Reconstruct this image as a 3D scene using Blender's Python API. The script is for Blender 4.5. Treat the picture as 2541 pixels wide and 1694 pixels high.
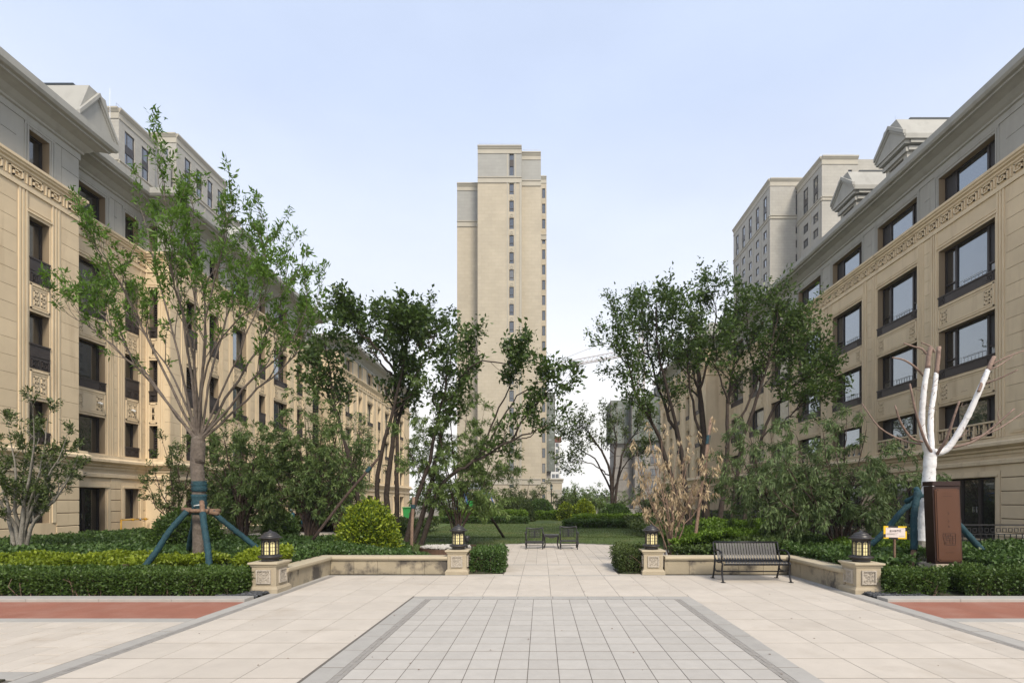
import bpy, math, random
import numpy as np
from mathutils import Vector
R = math.radians
C = bpy.context.scene.collection
SC = bpy.context.scene
for o in list(bpy.data.objects):
    bpy.data.objects.remove(o)
random.seed(7)
RNG = np.random.default_rng(11)

# ---------------------------------------------------------------- camera, sky, sun, exposure
cam_d = bpy.data.cameras.new("camera")
cam = bpy.data.objects.new("camera", cam_d)
C.objects.link(cam)
SC.camera = cam
cam.location = (0, 0, 1.65)
cam.rotation_euler = (R(90), 0, 0)
cam_d.sensor_width = 36
cam_d.lens = 18.1
cam_d.shift_x = -0.0285
cam_d.shift_y = 0.156
cam_d.clip_end = 4000
cam_d.clip_start = 0.1

SUN_EL, SUN_AZ = 46, 158          # azimuth measured clockwise from +Y
world = bpy.data.worlds.new("World")
SC.world = world
world.use_nodes = True
wn, wl = world.node_tree.nodes, world.node_tree.links
wn.clear()
w_out = wn.new("ShaderNodeOutputWorld")
w_bg = wn.new("ShaderNodeBackground")
w_sky = wn.new("ShaderNodeTexSky")
w_sky.sky_type = 'NISHITA'
w_sky.sun_disc = False
w_sky.sun_elevation = R(SUN_EL)
w_sky.sun_rotation = R(SUN_AZ)
w_sky.air_density = 1.0
w_sky.dust_density = 2.0
w_sky.ozone_density = 1.0
w_mix = wn.new("ShaderNodeMixRGB")
w_veil = wn.new("ShaderNodeMixRGB")                      # thin bright cloud veil, whiter towards the horizon
w_veil.inputs[1].default_value = (8.2, 8.05, 7.75, 1)
w_veil.inputs[2].default_value = (5.7, 6.55, 8.4, 1)
w_tc = wn.new("ShaderNodeTexCoord")
w_no = wn.new("ShaderNodeTexNoise")
w_no.inputs["Scale"].default_value = 2.2
w_no.inputs["Detail"].default_value = 5
w_map = wn.new("ShaderNodeMapping")
w_map.inputs["Scale"].default_value = (1, 1, 2.6)
w_rng = wn.new("ShaderNodeMapRange")
w_rng.inputs["From Min"].default_value = 0.3
w_rng.inputs["From Max"].default_value = 0.7
w_rng.inputs["To Min"].default_value = 0.30          # the veil is thinner overhead and closes towards the horizon
w_rng.inputs["To Max"].default_value = 0.42
w_sep = wn.new("ShaderNodeSeparateXYZ")
w_el = wn.new("ShaderNodeMapRange")
w_el.inputs["From Min"].default_value = 0.0
w_el.inputs["From Max"].default_value = 0.75
w_el.inputs["To Min"].default_value = 0.72
w_el.inputs["To Max"].default_value = 0.34
w_add = wn.new("ShaderNodeMath"); w_add.use_clamp = True
wl.new(w_tc.outputs["Generated"], w_sep.inputs[0])
wl.new(w_sep.outputs[2], w_el.inputs["Value"])
wl.new(w_el.outputs[0], w_add.inputs[0])
wl.new(w_rng.outputs[0], w_add.inputs[1])
wl.new(w_tc.outputs["Generated"], w_map.inputs[0])
wl.new(w_map.outputs[0], w_no.inputs["Vector"])
wl.new(w_no.outputs["Fac"], w_rng.inputs["Value"])
wl.new(w_add.outputs[0], w_mix.inputs[0])
w_el2 = wn.new("ShaderNodeMapRange")
w_el2.inputs["From Min"].default_value = 0.12
w_el2.inputs["From Max"].default_value = 0.60
wl.new(w_sep.outputs[2], w_el2.inputs["Value"])
wl.new(w_el2.outputs[0], w_veil.inputs[0])
wl.new(w_veil.outputs[0], w_mix.inputs[2])
wl.new(w_sky.outputs[0], w_mix.inputs[1])
wl.new(w_mix.outputs[0], w_bg.inputs["Color"])
w_bg.inputs["Strength"].default_value = 0.0685
wl.new(w_bg.outputs[0], w_out.inputs["Surface"])

sun_d = bpy.data.lights.new("sun", 'SUN')
sun = bpy.data.objects.new("sun", sun_d)
C.objects.link(sun)
sun_d.energy = 2.0
sun_d.angle = R(14)
sun_d.color = (1.0, 0.90, 0.76)
sun.location = (0, -20, 60)
_sd = Vector((math.sin(R(SUN_AZ)) * math.cos(R(SUN_EL)), math.cos(R(SUN_AZ)) * math.cos(R(SUN_EL)), math.sin(R(SUN_EL))))
sun.rotation_euler = _sd.to_track_quat('Z', 'Y').to_euler()

SC.view_settings.view_transform = 'Standard'
SC.view_settings.look = 'None'
SC.view_settings.gamma = 1.0
SC.view_settings.use_curve_mapping = False
SC.view_settings.exposure = 1.08
SC.cycles.use_denoising = True
SC.cycles.max_bounces = 6
SC.cycles.diffuse_bounces = 3
SC.cycles.glossy_bounces = 3
SC.cycles.transmission_bounces = 3
SC.cycles.volume_bounces = 0

# ---------------------------------------------------------------- helpers
F_PX, VX, VY, EYE = 1183.0, 1243.0, 1150.0, 1.65      # lens scale used to turn a measured bearing into metres

def site(px, py, Y):
    return ((px - VX) * Y / F_PX, Y, EYE - (py - VY) * Y / F_PX)

OFF = {}

def tag(o, label=None, cat=None, group=None, kind=None):
    if label: o['label'] = label
    if cat: o['category'] = cat
    if group: o['group'] = group
    if kind: o['kind'] = kind
    return o

def thing(name, label, cat, loc=(0, 0, 0), group=None):
    o = bpy.data.objects.new(name, None)
    o.empty_display_size = 0.2
    o.location = loc
    C.objects.link(o)
    OFF[o.name] = tuple(loc)
    return tag(o, label, cat, group)

def offset(p):
    while p is not None:
        if p.name in OFF: return OFF[p.name]
        p = p.parent
    return (0, 0, 0)

class Frame:
    def __init__(s, ox, oy, u, n):
        s.o, s.u, s.n = (ox, oy), u, n
        s.flip = (u[0] * n[1] - u[1] * n[0]) > 0
    def pt(s, u, z, w):
        return (s.o[0] + s.u[0] * u + s.n[0] * w, s.o[1] + s.u[1] * u + s.n[1] * w, z)

WORLD = Frame(0, 0, (1, 0), (0, -1))

class MB:
    def __init__(s):
        s.v, s.f = [], []
    def add(s, vs, fs):
        k = len(s.v)
        s.v.extend(vs)
        s.f.extend([tuple(i + k for i in f) for f in fs])
        return s
    def box(s, x0, x1, y0, y1, z0, z1):
        return s.add([(x0, y0, z0), (x1, y0, z0), (x1, y1, z0), (x0, y1, z0), (x0, y0, z1), (x1, y0, z1), (x1, y1, z1), (x0, y1, z1)],
              [(3, 2, 1, 0), (4, 5, 6, 7), (0, 1, 5, 4), (1, 2, 6, 5), (2, 3, 7, 6), (3, 0, 4, 7)])
    def fbox(s, fr, u0, u1, z0, z1, w0, w1):
        P = fr.pt
        vs = [P(u0, z0, w1), P(u1, z0, w1), P(u1, z0, w0), P(u0, z0, w0), P(u0, z1, w1), P(u1, z1, w1), P(u1, z1, w0), P(u0, z1, w0)]
        fs = [(3, 2, 1, 0), (4, 5, 6, 7), (0, 1, 5, 4), (1, 2, 6, 5), (2, 3, 7, 6), (3, 0, 4, 7)]
        if fr.flip: fs = [f[::-1] for f in fs]
        return s.add(vs, fs)
    def prism(s, fr, poly, u0, u1):
        n = len(poly)
        vs = [fr.pt(u0, z, w) for w, z in poly] + [fr.pt(u1, z, w) for w, z in poly]
        fs = [(i, (i + 1) % n, n + (i + 1) % n, n + i) for i in range(n)] + [tuple(range(n))[::-1], tuple(range(n, 2 * n))]
        return s.add(vs, fs)
    def mitre(s, fr, poly, u0, u1, k0=0, k1=0):
        # profile along u whose ends run out with the projection w (k = +1 outward mitre, -1 inward)
        n = len(poly)
        vs = [fr.pt(u0 - k0 * w, z, w) for w, z in poly] + [fr.pt(u1 + k1 * w, z, w) for w, z in poly]
        fs = [(i, (i + 1) % n, n + (i + 1) % n, n + i) for i in range(n)] + [tuple(range(n))[::-1], tuple(range(n, 2 * n))]
        return s.add(vs, fs)
    def tube(s, pts, rad, n=7, cap=True):
        pts = [Vector(p) for p in pts]
        m = len(pts)
        if not hasattr(rad, '__len__'): rad = [rad] * m
        vs, fs = [], []
        nrm = None
        for i in range(m):
            t = (pts[min(i + 1, m - 1)] - pts[max(i - 1, 0)])
            if t.length < 1e-9: t = Vector((0, 0, 1))
            t.normalize()
            if nrm is None:
                nrm = t.orthogonal().normalized()
            else:
                nrm = nrm - t * nrm.dot(t)
                nrm = nrm.normalized() if nrm.length > 1e-6 else t.orthogonal().normalized()
            b = t.cross(nrm)
            for k in range(n):
                a = 2 * math.pi * k / n
                vs.append(tuple(pts[i] + (nrm * math.cos(a) + b * math.sin(a)) * rad[i]))
        for i in range(m - 1):
            for k in range(n):
                fs.append((i * n + k, i * n + (k + 1) % n, (i + 1) * n + (k + 1) % n, (i + 1) * n + k))
        if cap:
            fs.append(tuple(range(n))[::-1])
            fs.append(tuple(range((m - 1) * n, m * n)))
        return s.add(vs, fs)
    def lathe(s, prof, c, n=24, rot=0.0):
        vs, fs = [], []
        for r, z in prof:
            for k in range(n):
                a = 2 * math.pi * k / n + rot
                vs.append((c[0] + r * math.cos(a), c[1] + r * math.sin(a), c[2] + z))
        m = len(prof)
        for i in range(m - 1):
            for k in range(n):
                fs.append((i * n + k, i * n + (k + 1) % n, (i + 1) * n + (k + 1) % n, (i + 1) * n + k))
        fs.append(tuple(range(n))[::-1])
        fs.append(tuple(range((m - 1) * n, m * n)))
        return s.add(vs, fs)
    def mesh(s, name, off=(0, 0, 0), smooth=False):
        me = bpy.data.meshes.new(name)
        me.from_pydata([(x - off[0], y - off[1], z - off[2]) for x, y, z in s.v], [], s.f)
        if smooth:
            me.shade_smooth()
        return me
    def obj(s, name, mat, parent=None, smooth=False, bevel=0.0, kind=None, label=None):
        me = s.mesh(name, offset(parent), smooth)
        o = bpy.data.objects.new(name, me)
        me.materials.append(mat)
        C.objects.link(o)
        if parent: o.parent = parent
        if bevel:
            b = o.modifiers.new("bevel", 'BEVEL')
            b.width = bevel; b.segments = 2; b.limit_method = 'ANGLE'
        if kind: o['kind'] = kind
        if label: o['label'] = label
        return o

PIECES = {}

def piece(name, mat, x0, x1, y0, y1, z0, z1, parent=None, ch=0.004, label=None):
    """one slab or panel: its own object, mesh data shared between alike pieces; edges chamfered"""
    sx, sy, sz = x1 - x0, y1 - y0, z1 - z0
    key = (name, mat.name, round(sx, 3), round(sy, 3), round(sz, 3), ch)
    me = PIECES.get(key)
    if me is None:
        a, b, c = sx / 2, sy / 2, sz / 2
        vs, fs = [], []
        if ch > 0:
            t = min(ch, a * .4, b * .4, c * .4)
            vs = [(i, j, k) for k, d in ((-c, 0), (c - t, 0), (c, t)) for i, j in ((-a + d, -b + d), (a - d, -b + d), (a - d, b - d), (-a + d, b - d))]
            fs = [(3, 2, 1, 0), (8, 9, 10, 11)]
            for q in (0, 4):
                fs += [(q + k, q + (k + 1) % 4, q + 4 + (k + 1) % 4, q + 4 + k) for k in range(4)]
        else:
            m = MB().box(-a, a, -b, b, -c, c)
            vs, fs = m.v, m.f
        me = bpy.data.meshes.new(name)
        me.from_pydata(vs, [], fs)
        me.materials.append(mat)
        PIECES[key] = me
    o = bpy.data.objects.new(name, me)
    f = offset(parent)
    o.location = ((x0 + x1) / 2 - f[0], (y0 + y1) / 2 - f[1], (z0 + z1) / 2 - f[2])
    C.objects.link(o)
    if parent: o.parent = parent
    if label: o['label'] = label
    return o

def fpiece(name, mat, fr, u0, u1, z0, z1, w0, w1, parent=None, ch=0.0):
    a, b = fr.pt(u0, z0, w0), fr.pt(u1, z1, w1)
    return piece(name, mat, min(a[0], b[0]), max(a[0], b[0]), min(a[1], b[1]), max(a[1], b[1]), z0, z1, parent, ch)

def copy_tree(o, loc=None, parent=None, label=None, rz=None):
    c = o.copy()
    C.objects.link(c)
    c.parent = parent
    if loc is not None:
        c.location = loc
        OFF[c.name] = tuple(loc)
    if label: c['label'] = label
    if rz is not None: c.rotation_euler.z = rz
    for ch in list(o.children):
        copy_tree(ch, None, c)
    return c

# ---------------------------------------------------------------- materials
MATS = {}

def mat(name, col, rough=0.7, var=0.0, scale=4.0, bump=0.0, bscale=60.0, rand=0.0, metal=0.0, spec=0.4, col2=None, stain=None, detail=4):
    if name in MATS: return MATS[name]
    m = bpy.data.materials.new(name)
    m.use_nodes = True
    n, l = m.node_tree.nodes, m.node_tree.links
    p = n["Principled BSDF"]
    p.inputs["Roughness"].default_value = rough
    p.inputs["Metallic"].default_value = metal
    p.inputs["Specular IOR Level"].default_value = spec
    geo = n.new("ShaderNodeNewGeometry")
    src = None
    rgb = n.new("ShaderNodeRGB")
    rgb.outputs[0].default_value = (*col, 1)
    src = rgb.outputs[0]
    if var or col2:
        no = n.new("ShaderNodeTexNoise")
        no.inputs["Scale"].default_value = scale
        no.inputs["Detail"].default_value = detail
        no.inputs["Roughness"].default_value = 0.65
        l.new(geo.outputs["Position"], no.inputs["Vector"])
        rp = n.new("ShaderNodeMapRange")
        rp.inputs["From Min"].default_value = 0.32
        rp.inputs["From Max"].default_value = 0.68
        l.new(no.outputs["Fac"], rp.inputs["Value"])
        mx = n.new("ShaderNodeMixRGB")
        c2 = col2 if col2 else tuple(c * (1 - var) for c in col)
        mx.inputs[2].default_value = (*c2, 1)
        l.new(rp.outputs[0], mx.inputs[0])
        l.new(src, mx.inputs[1])
        src = mx.outputs[0]
    if rand:
        oi = n.new("ShaderNodeObjectInfo")
        rp = n.new("ShaderNodeMapRange")
        rp.inputs["To Min"].default_value = 1 - rand
        rp.inputs["To Max"].default_value = 1 + rand
        l.new(oi.outputs["Random"], rp.inputs["Value"])
        hs = n.new("ShaderNodeHueSaturation")
        l.new(rp.outputs[0], hs.inputs["Value"])
        l.new(src, hs.inputs["Color"])
        src = hs.outputs[0]
    if stain:
        scol, sscale, lo, hi, stretch = stain
        mp = n.new("ShaderNodeMapping")
        mp.inputs["Scale"].default_value = (1, 1, stretch)
        l.new(geo.outputs["Position"], mp.inputs[0])
        no = n.new("ShaderNodeTexNoise")
        no.inputs["Scale"].default_value = sscale
        no.inputs["Detail"].default_value = 6
        no.inputs["Roughness"].default_value = 0.6
        l.new(mp.outputs[0], no.inputs["Vector"])
        rp = n.new("ShaderNodeMapRange")
        rp.inputs["From Min"].default_value = lo
        rp.inputs["From Max"].default_value = hi
        l.new(no.outputs["Fac"], rp.inputs["Value"])
        mx = n.new("ShaderNodeMixRGB")
        mx.inputs[2].default_value = (*scol, 1)
        l.new(rp.outputs[0], mx.inputs[0])
        l.new(src, mx.inputs[1])
        src = mx.outputs[0]
    l.new(src, p.inputs["Base Color"])
    if bump:
        no = n.new("ShaderNodeTexNoise")
        no.inputs["Scale"].default_value = bscale
        no.inputs["Detail"].default_value = 3
        l.new(geo.outputs["Position"], no.inputs["Vector"])
        bp = n.new("ShaderNodeBump")
        bp.inputs["Strength"].default_value = bump
        bp.inputs["Distance"].default_value = 0.02
        l.new(no.outputs["Fac"], bp.inputs["Height"])
        l.new(bp.outputs[0], p.inputs["Normal"])
    MATS[name] = m
    return m

def course_mat(name, col, bw, bh, mortar=0.02, dark=0.72):
    """far cladding whose single stones are too small to pick apart: coursed joints with a little relief"""
    if name in MATS: return MATS[name]
    m = mat(name, col, 0.75, var=0.12, scale=0.35)
    n, l = m.node_tree.nodes, m.node_tree.links
    p = n["Principled BSDF"]
    src = p.inputs["Base Color"].links[0].from_socket
    geo = n.new("ShaderNodeNewGeometry")
    sep = n.new("ShaderNodeSeparateXYZ")
    l.new(geo.outputs["Position"], sep.inputs[0])
    ad = n.new("ShaderNodeMath"); ad.operation = 'ADD'
    l.new(sep.outputs[0], ad.inputs[0]); l.new(sep.outputs[1], ad.inputs[1])
    cb = n.new("ShaderNodeCombineXYZ")
    l.new(ad.outputs[0], cb.inputs[0]); l.new(sep.outputs[2], cb.inputs[1])
    br = n.new("ShaderNodeTexBrick")
    br.inputs["Scale"].default_value = 1.0
    br.inputs["Brick Width"].default_value = bw
    br.inputs["Row Height"].default_value = bh
    br.inputs["Mortar Size"].default_value = mortar
    br.inputs["Color1"].default_value = (1, 1, 1, 1)
    br.inputs["Color2"].default_value = (.93, .93, .93, 1)
    br.inputs["Mortar"].default_value = (dark, dark, dark, 1)
    l.new(cb.outputs[0], br.inputs["Vector"])
    mx = n.new("ShaderNodeMixRGB"); mx.blend_type = 'MULTIPLY'; mx.inputs[0].default_value = 1
    l.new(src, mx.inputs[1]); l.new(br.outputs["Color"], mx.inputs[2])
    l.new(mx.outputs[0], p.inputs["Base Color"])
    return m

def glass_mat(name, dark, refl, tint=(0.9, 0.95, 1.0), rough=0.02):
    if name in MATS: return MATS[name]
    m = bpy.data.materials.new(name)
    m.use_nodes = True
    n, l = m.node_tree.nodes, m.node_tree.links
    p = n["Principled BSDF"]
    p.inputs["Roughness"].default_value = 0.15
    oi = n.new("ShaderNodeObjectInfo")              # some rooms have pale blinds behind the glass
    cr = n.new("ShaderNodeValToRGB")
    cr.color_ramp.interpolation = 'CONSTANT'
    cr.color_ramp.elements[0].color = (*dark, 1)
    cr.color_ramp.elements[1].position = 0.62
    cr.color_ramp.elements[1].color = (dark[0] * 2.2, dark[1] * 2.0, dark[2] * 1.8, 1)
    e = cr.color_ramp.elements.new(0.86); e.color = (.085, .078, .066, 1)
    l.new(oi.outputs["Random"], cr.inputs[0]); l.new(cr.outputs[0], p.inputs["Base Color"])
    g = n.new("ShaderNodeBsdfGlossy")
    g.inputs["Color"].default_value = (*tint, 1)
    g.inputs["Roughness"].default_value = rough
    geo = n.new("ShaderNodeNewGeometry")
    no = n.new("ShaderNodeTexNoise"); no.inputs["Scale"].default_value = 0.9
    l.new(geo.outputs["Position"], no.inputs["Vector"])
    bp = n.new("ShaderNodeBump"); bp.inputs["Strength"].default_value = 0.018; bp.inputs["Distance"].default_value = 0.1
    l.new(no.outputs["Fac"], bp.inputs["Height"]); l.new(bp.outputs[0], g.inputs["Normal"])
    fr = n.new("ShaderNodeFresnel"); fr.inputs["IOR"].default_value = 1.5
    ad = n.new("ShaderNodeMath"); ad.operation = 'ADD'; ad.use_clamp = True; ad.inputs[1].default_value = refl
    l.new(fr.outputs[0], ad.inputs[0])
    mx = n.new("ShaderNodeMixShader")
    l.new(ad.outputs[0], mx.inputs[0]); l.new(p.outputs[0], mx.inputs[1]); l.new(g.outputs[0], mx.inputs[2])
    l.new(mx.outputs[0], n["Material Output"].inputs["Surface"])
    MATS[name] = m
    return m

def leaf_mat(name, dark, light, trans=0.25, rough=0.5, third=None):
    if name in MATS: return MATS[name]
    m = bpy.data.materials.new(name)
    m.use_nodes = True
    n, l = m.node_tree.nodes, m.node_tree.links
    p = n["Principled BSDF"]
    p.inputs["Roughness"].default_value = rough
    p.inputs["Specular IOR Level"].default_value = 0.35
    at = n.new("ShaderNodeAttribute"); at.attribute_name = "tint"
    cr = n.new("ShaderNodeValToRGB")
    cr.color_ramp.elements[0].color = (*dark, 1)
    cr.color_ramp.elements[1].color = (*light, 1)
    if third:
        e = cr.color_ramp.elements.new(0.93); e.color = (*light, 1)
        cr.color_ramp.elements[2].color = (*third, 1)
        cr.color_ramp.elements[2].position = 1.0
    l.new(at.outputs["Fac"], cr.inputs[0])
    l.new(cr.outputs[0], p.inputs["Base Color"])
    t = n.new("ShaderNodeBsdfTranslucent")
    l.new(cr.outputs[0], t.inputs["Color"])
    mx = n.new("ShaderNodeMixShader"); mx.inputs[0].default_value = trans
    l.new(p.outputs[0], mx.inputs[1]); l.new(t.outputs[0], mx.inputs[2])
    l.new(mx.outputs[0], n["Material Output"].inputs["Surface"])
    MATS[name] = m
    return m

STONE = mat("tan_stone", (.69, .555, .37), .8, var=.10, scale=1.3, bump=.25, bscale=45, rand=.05, stain=((.47, .355, .225), 2.2, .52, .80, .12))
STONE_TOPDARK = mat("tan_stone_top_darkened", (.37, .36, .325), .8, var=.10, scale=1.3, bump=.25, bscale=45, rand=.05, stain=((.30, .29, .26), 2.2, .52, .80, .12))  # graded cool darkening of the top storeys, painted into the stone colour
TRIM_TOPDARK = mat("tan_trim_top_darkened", (.37, .365, .335), .78, var=.10, scale=1.1, bump=.2, bscale=50, stain=((.28, .275, .25), 2.4, .52, .80, .14))  # same painted darkening for cornices, dormers and other roof-level trim
STONE_TRIM = mat("tan_stone_trim", (.70, .57, .385), .78, var=.10, scale=1.1, bump=.2, bscale=50, stain=((.43, .33, .215), 2.4, .54, .82, .14))
STONE_BACK = mat("stone_joint", (.26, .20, .13), .9)
TOWER = course_mat("tower_cladding", (.44, .39, .30), 1.2, .6, .025, .85)
TOWER_TOPDARK = course_mat("tower_cladding_top_darkened", (.32, .32, .30), 1.2, .6, .025, .85)  # tower top: darker, cooler light put into the cladding colour
TOWER_B = course_mat("tower_cladding_grey", (.385, .37, .33), 1.2, .6, .03, .82)
TOWER_TRIM = mat("tower_trim", (.385, .36, .30), .75, var=.1, scale=.5)
BRONZE = mat("dark_bronze_frame", (.030, .024, .022), .45, spec=.4)
SILL = mat("dark_bronze_panel", (.052, .042, .038), .5, var=.2, scale=2)
GLASS = glass_mat("window_glass", (.018, .020, .022), .21, (.80, .90, 1.0))
GLASS_D = glass_mat("window_glass_dark", (.012, .012, .012), .06)
GLASS_S = mat("insect_screen", (.045, .043, .044), .6)
GLASS_T = glass_mat("tower_glass", (.012, .014, .018), .10)
WHITE = mat("white_paint", (.72, .73, .72), .5)
ROOFMAT = mat("dark_roof", (.035, .045, .052), .5, var=.2, scale=2)
ZINC = mat("polished_metal", (.62, .63, .64), .22, metal=1.0)
BLACKM = mat("black_metal", (.018, .018, .019), .42, spec=.5)
PLASTIC_W = mat("white_plastic", (.7, .7, .68), .35)
# ================================================================ GROUND AND PAVING
def S(t):
    t = np.clip(t, 0, 1)
    return t * t * (3 - 2 * t)

CX, CY, CR = 0.42, 16.2, 4.0        # the round terrace with the chairs

def gh(x, y):
    """height of the planted ground"""
    x, y = np.asarray(x, float), np.asarray(y, float)
    h = .24 * S((y - 8.9) / 1.6)
    r = np.hypot(x - CX, y - CY)
    h = h * S((r - CR) / 2.6)
    h = h * (1 - S((y - 19) / 5) * S((10 - np.abs(x - .4)) / 3))
    return h + .01

def in_rect(x, y, a, b, c, d):
    return (x > a) & (x < b) & (y > c) & (y < d)

def hard(x, y):
    """paved places"""
    x, y = np.asarray(x, float), np.asarray(y, float)
    m = in_rect(x, y, -4.85, 5.67, -9, 11.55)
    m |= in_rect(x, y, -5.05, -2.0, 9.5, 11.95) | in_rect(x, y, 2.65, 5.85, 9.4, 11.95)
    m |= in_rect(x, y, -.9, 1.8, 11, 14)
    m |= np.hypot(x - CX, y - CY) < CR - .05
    m |= in_rect(x, y, -2.25, 2.9, 11, 12.15) & (np.abs(x - .45) < 1.35)
    m |= in_rect(x, y, -12.4, -7.3, 17.6, 23.3)
    m |= in_rect(x, y, -14.5, -8, 30, 36)
    return m

SOIL = mat("garden_soil", (.055, .045, .030), .95, var=.4, scale=3, bump=.8, bscale=25, col2=(.035, .045, .02))
FAR_G = mat("far_ground", (.22, .20, .16), .95, var=.4, scale=.05)
GRASS = mat("lawn_turf", (.088, .122, .030), .9, scale=1.6, bump=1.0, bscale=70, col2=(.066, .108, .026), stain=((.16, .15, .055), .35, .52, .72, 1))
SLAB = mat("beige_granite", (.51, .458, .39), .72, var=.10, scale=2.8, bump=.08, bscale=120, rand=.05, stain=((.37, .315, .25), 1.1, .56, .85, 1))
GREYT = mat("grey_granite", (.43, .405, .366), .7, var=.09, scale=7, bump=.1, bscale=120, rand=.055, stain=((.43, .41, .375), 1.1, .58, .8, 1))
GREYK = mat("grey_kerb_granite", (.37, .353, .322), .72, var=.12, scale=5, bump=.1, bscale=120, rand=.05)
DARKK = mat("dark_cobble", (.285, .268, .243), .8, var=.2, scale=14, bump=.4, bscale=60, rand=.08)
MORTAR = mat("joint_mortar", (.14, .125, .107), .95, var=.2, scale=6)
REDP = mat("red_track", (.30, .122, .080), .85, var=.14, scale=2.2, bump=.5, bscale=150, stain=((.33, .165, .118), 1.6, .45, .72, 1))

m = MB(); m.box(-700, 700, -60, 1000, -1.2, -.16); m.obj("ground", FAR_G, kind='structure')

def grid_mesh(name, mat_, xs, ys, zf, skip=None, kind='structure', smooth=True):
    X, Y = np.meshgrid(xs, ys)
    Z = zf(X, Y)
    nx, ny = len(xs), len(ys)
    V = np.stack([X, Y, Z], -1).reshape(-1, 3)
    I = np.arange(nx * ny).reshape(ny, nx)
    Fq = np.stack([I[:-1, :-1], I[:-1, 1:], I[1:, 1:], I[1:, :-1]], -1).reshape(-1, 4)
    if skip is not None:
        c = V[Fq].mean(1)
        Fq = Fq[~skip(c[:, 0], c[:, 1])]
    me = bpy.data.meshes.new(name)
    me.from_pydata(V.tolist(), [], Fq.tolist())
    me.materials.append(mat_)
    if smooth: me.shade_smooth()
    o = bpy.data.objects.new(name, me)
    C.objects.link(o)
    o['kind'] = kind
    return o

def bed_z(x, y):
    return np.where(hard(x, y), -.09, gh(x, y) - .012 + .03 * np.sin(x * 3.1 + y) * np.sin(y * 2.3) * (gh(x, y) > .1))
grid_mesh("garden_bed", SOIL, np.arange(-17.6, 16.2, .3), np.arange(8.78, 46, .3), bed_z)
grid_mesh("lawn", GRASS, np.arange(-9.5, 10.2, .2), np.arange(14.5, 62, .2), lambda x, y: gh(x, y) + .012,
          skip=lambda x, y: (np.hypot(x - CX, y - CY) < CR) | hard(x, y) | ((y < 18.5) & (np.abs(x - .3) > 6.4)))

# plaza
plaza = tag(MB().box(-4.88, 5.70, -1.2, 11.56, -.10, -.003).obj("plaza", MORTAR), kind='structure')
GAP = .007
def slab(x0, x1, y0, y1, m=SLAB, name="paving_slab", p=plaza, z=0.0, t=.04, gap=GAP, gy=.018):
    dz = RNG.uniform(-.0006, .0006)
    return piece(name, m, x0 + gap / 2, x1 - gap / 2, y0 + gy / 2, y1 - gy / 2, z - t + dz, z + dz, p, ch=.0016)
xs = [-4.56] + [.17 + .6 * k for k in range(-7, 9)] + [5.34]
ys = [11.42 - .6 * k for k in range(0, 17)]
for i in range(len(xs) - 1):
    for j in range(len(ys) - 1):
        x0, x1, y0, y1 = xs[i], xs[i + 1], ys[j + 1], ys[j]
        if y0 < 8.97 and x1 > -2.2 and x0 < 2.54:
            if y1 > 8.97: y0 = 8.97
            elif x0 < -2.2 - .05: x1 = -2.2
            elif x1 > 2.59 + .05: x0 = 2.59
            else: continue
        if x1 - x0 < .02 or y1 - y0 < .03: continue
        slab(x0, x1, y0, y1)
# grey inlay
yy = 8.73
for k in range(8):
    x0 = -2.2 + .6 * k
    slab(x0, min(x0 + .6, 2.59), 8.73, 8.97, GREYK, "border_slab")
for k in range(11):
    y1 = 8.73 - .6 * k
    for x0 in (-2.2, 2.35): slab(x0, x0 + .24, y1 - .6, y1, GREYK, "border_slab")
st = MB()
for x0 in (-1.96, 2.25):
    for k in range(80):
        y = 8.73 - .08 * (k + 1)
        for q in range(2):
            d = RNG.uniform(-.002, .002)
            st.box(x0 + .05 * q + .002, x0 + .05 * q + .048, y + .002, y + .078, -.03, d)
for k in range(50):
    x = -1.86 + .0822 * k
    for q in range(1):
        st.box(x + .002, x + .080, 8.68, 8.728, -.03, RNG.uniform(-.002, .002))
tag(st.obj("cobble_strip", DARKK, plaza), kind='stuff')
gx = [-1.86] + [-1.63 + .3 * k for k in range(0, 13)] + [2.25]
for i in range(len(gx) - 1):
    for j in range(21):
        y1 = 8.68 - .3 * j
        slab(gx[i], gx[i + 1], y1 - .3, y1, GREYT, "grey_tile", gap=.0075, gy=.020)
# kerb bands on both sides and along the far edge
for (a, b, mm) in ((-4.87, -4.68, GREYK), (5.46, 5.69, GREYK)):
    for k in range(11):
        y1 = 11.55 - k * 1.0
        slab(a, b, y1 - 1.0, y1, mm, "kerb_stone")
st = MB()
for a, b in ((-4.68, -4.56), (5.34, 5.46)):
    for k in range(110):
        y = 11.42 - .1 * (k + 1)
        for q in range(2):
            w = (b - a) / 2
            st.box(a + w * q + .002, a + w * q + w - .002, y + .002, y + .098, -.03, RNG.uniform(-.002, .002))
tag(st.obj("cobble_strip", DARKK, plaza), kind='stuff')
for k in range(10):
    slab(-4.68 + 1.014 * k, -4.68 + 1.014 * (k + 1), 11.42, 11.55, GREYK, "kerb_stone")

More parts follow.
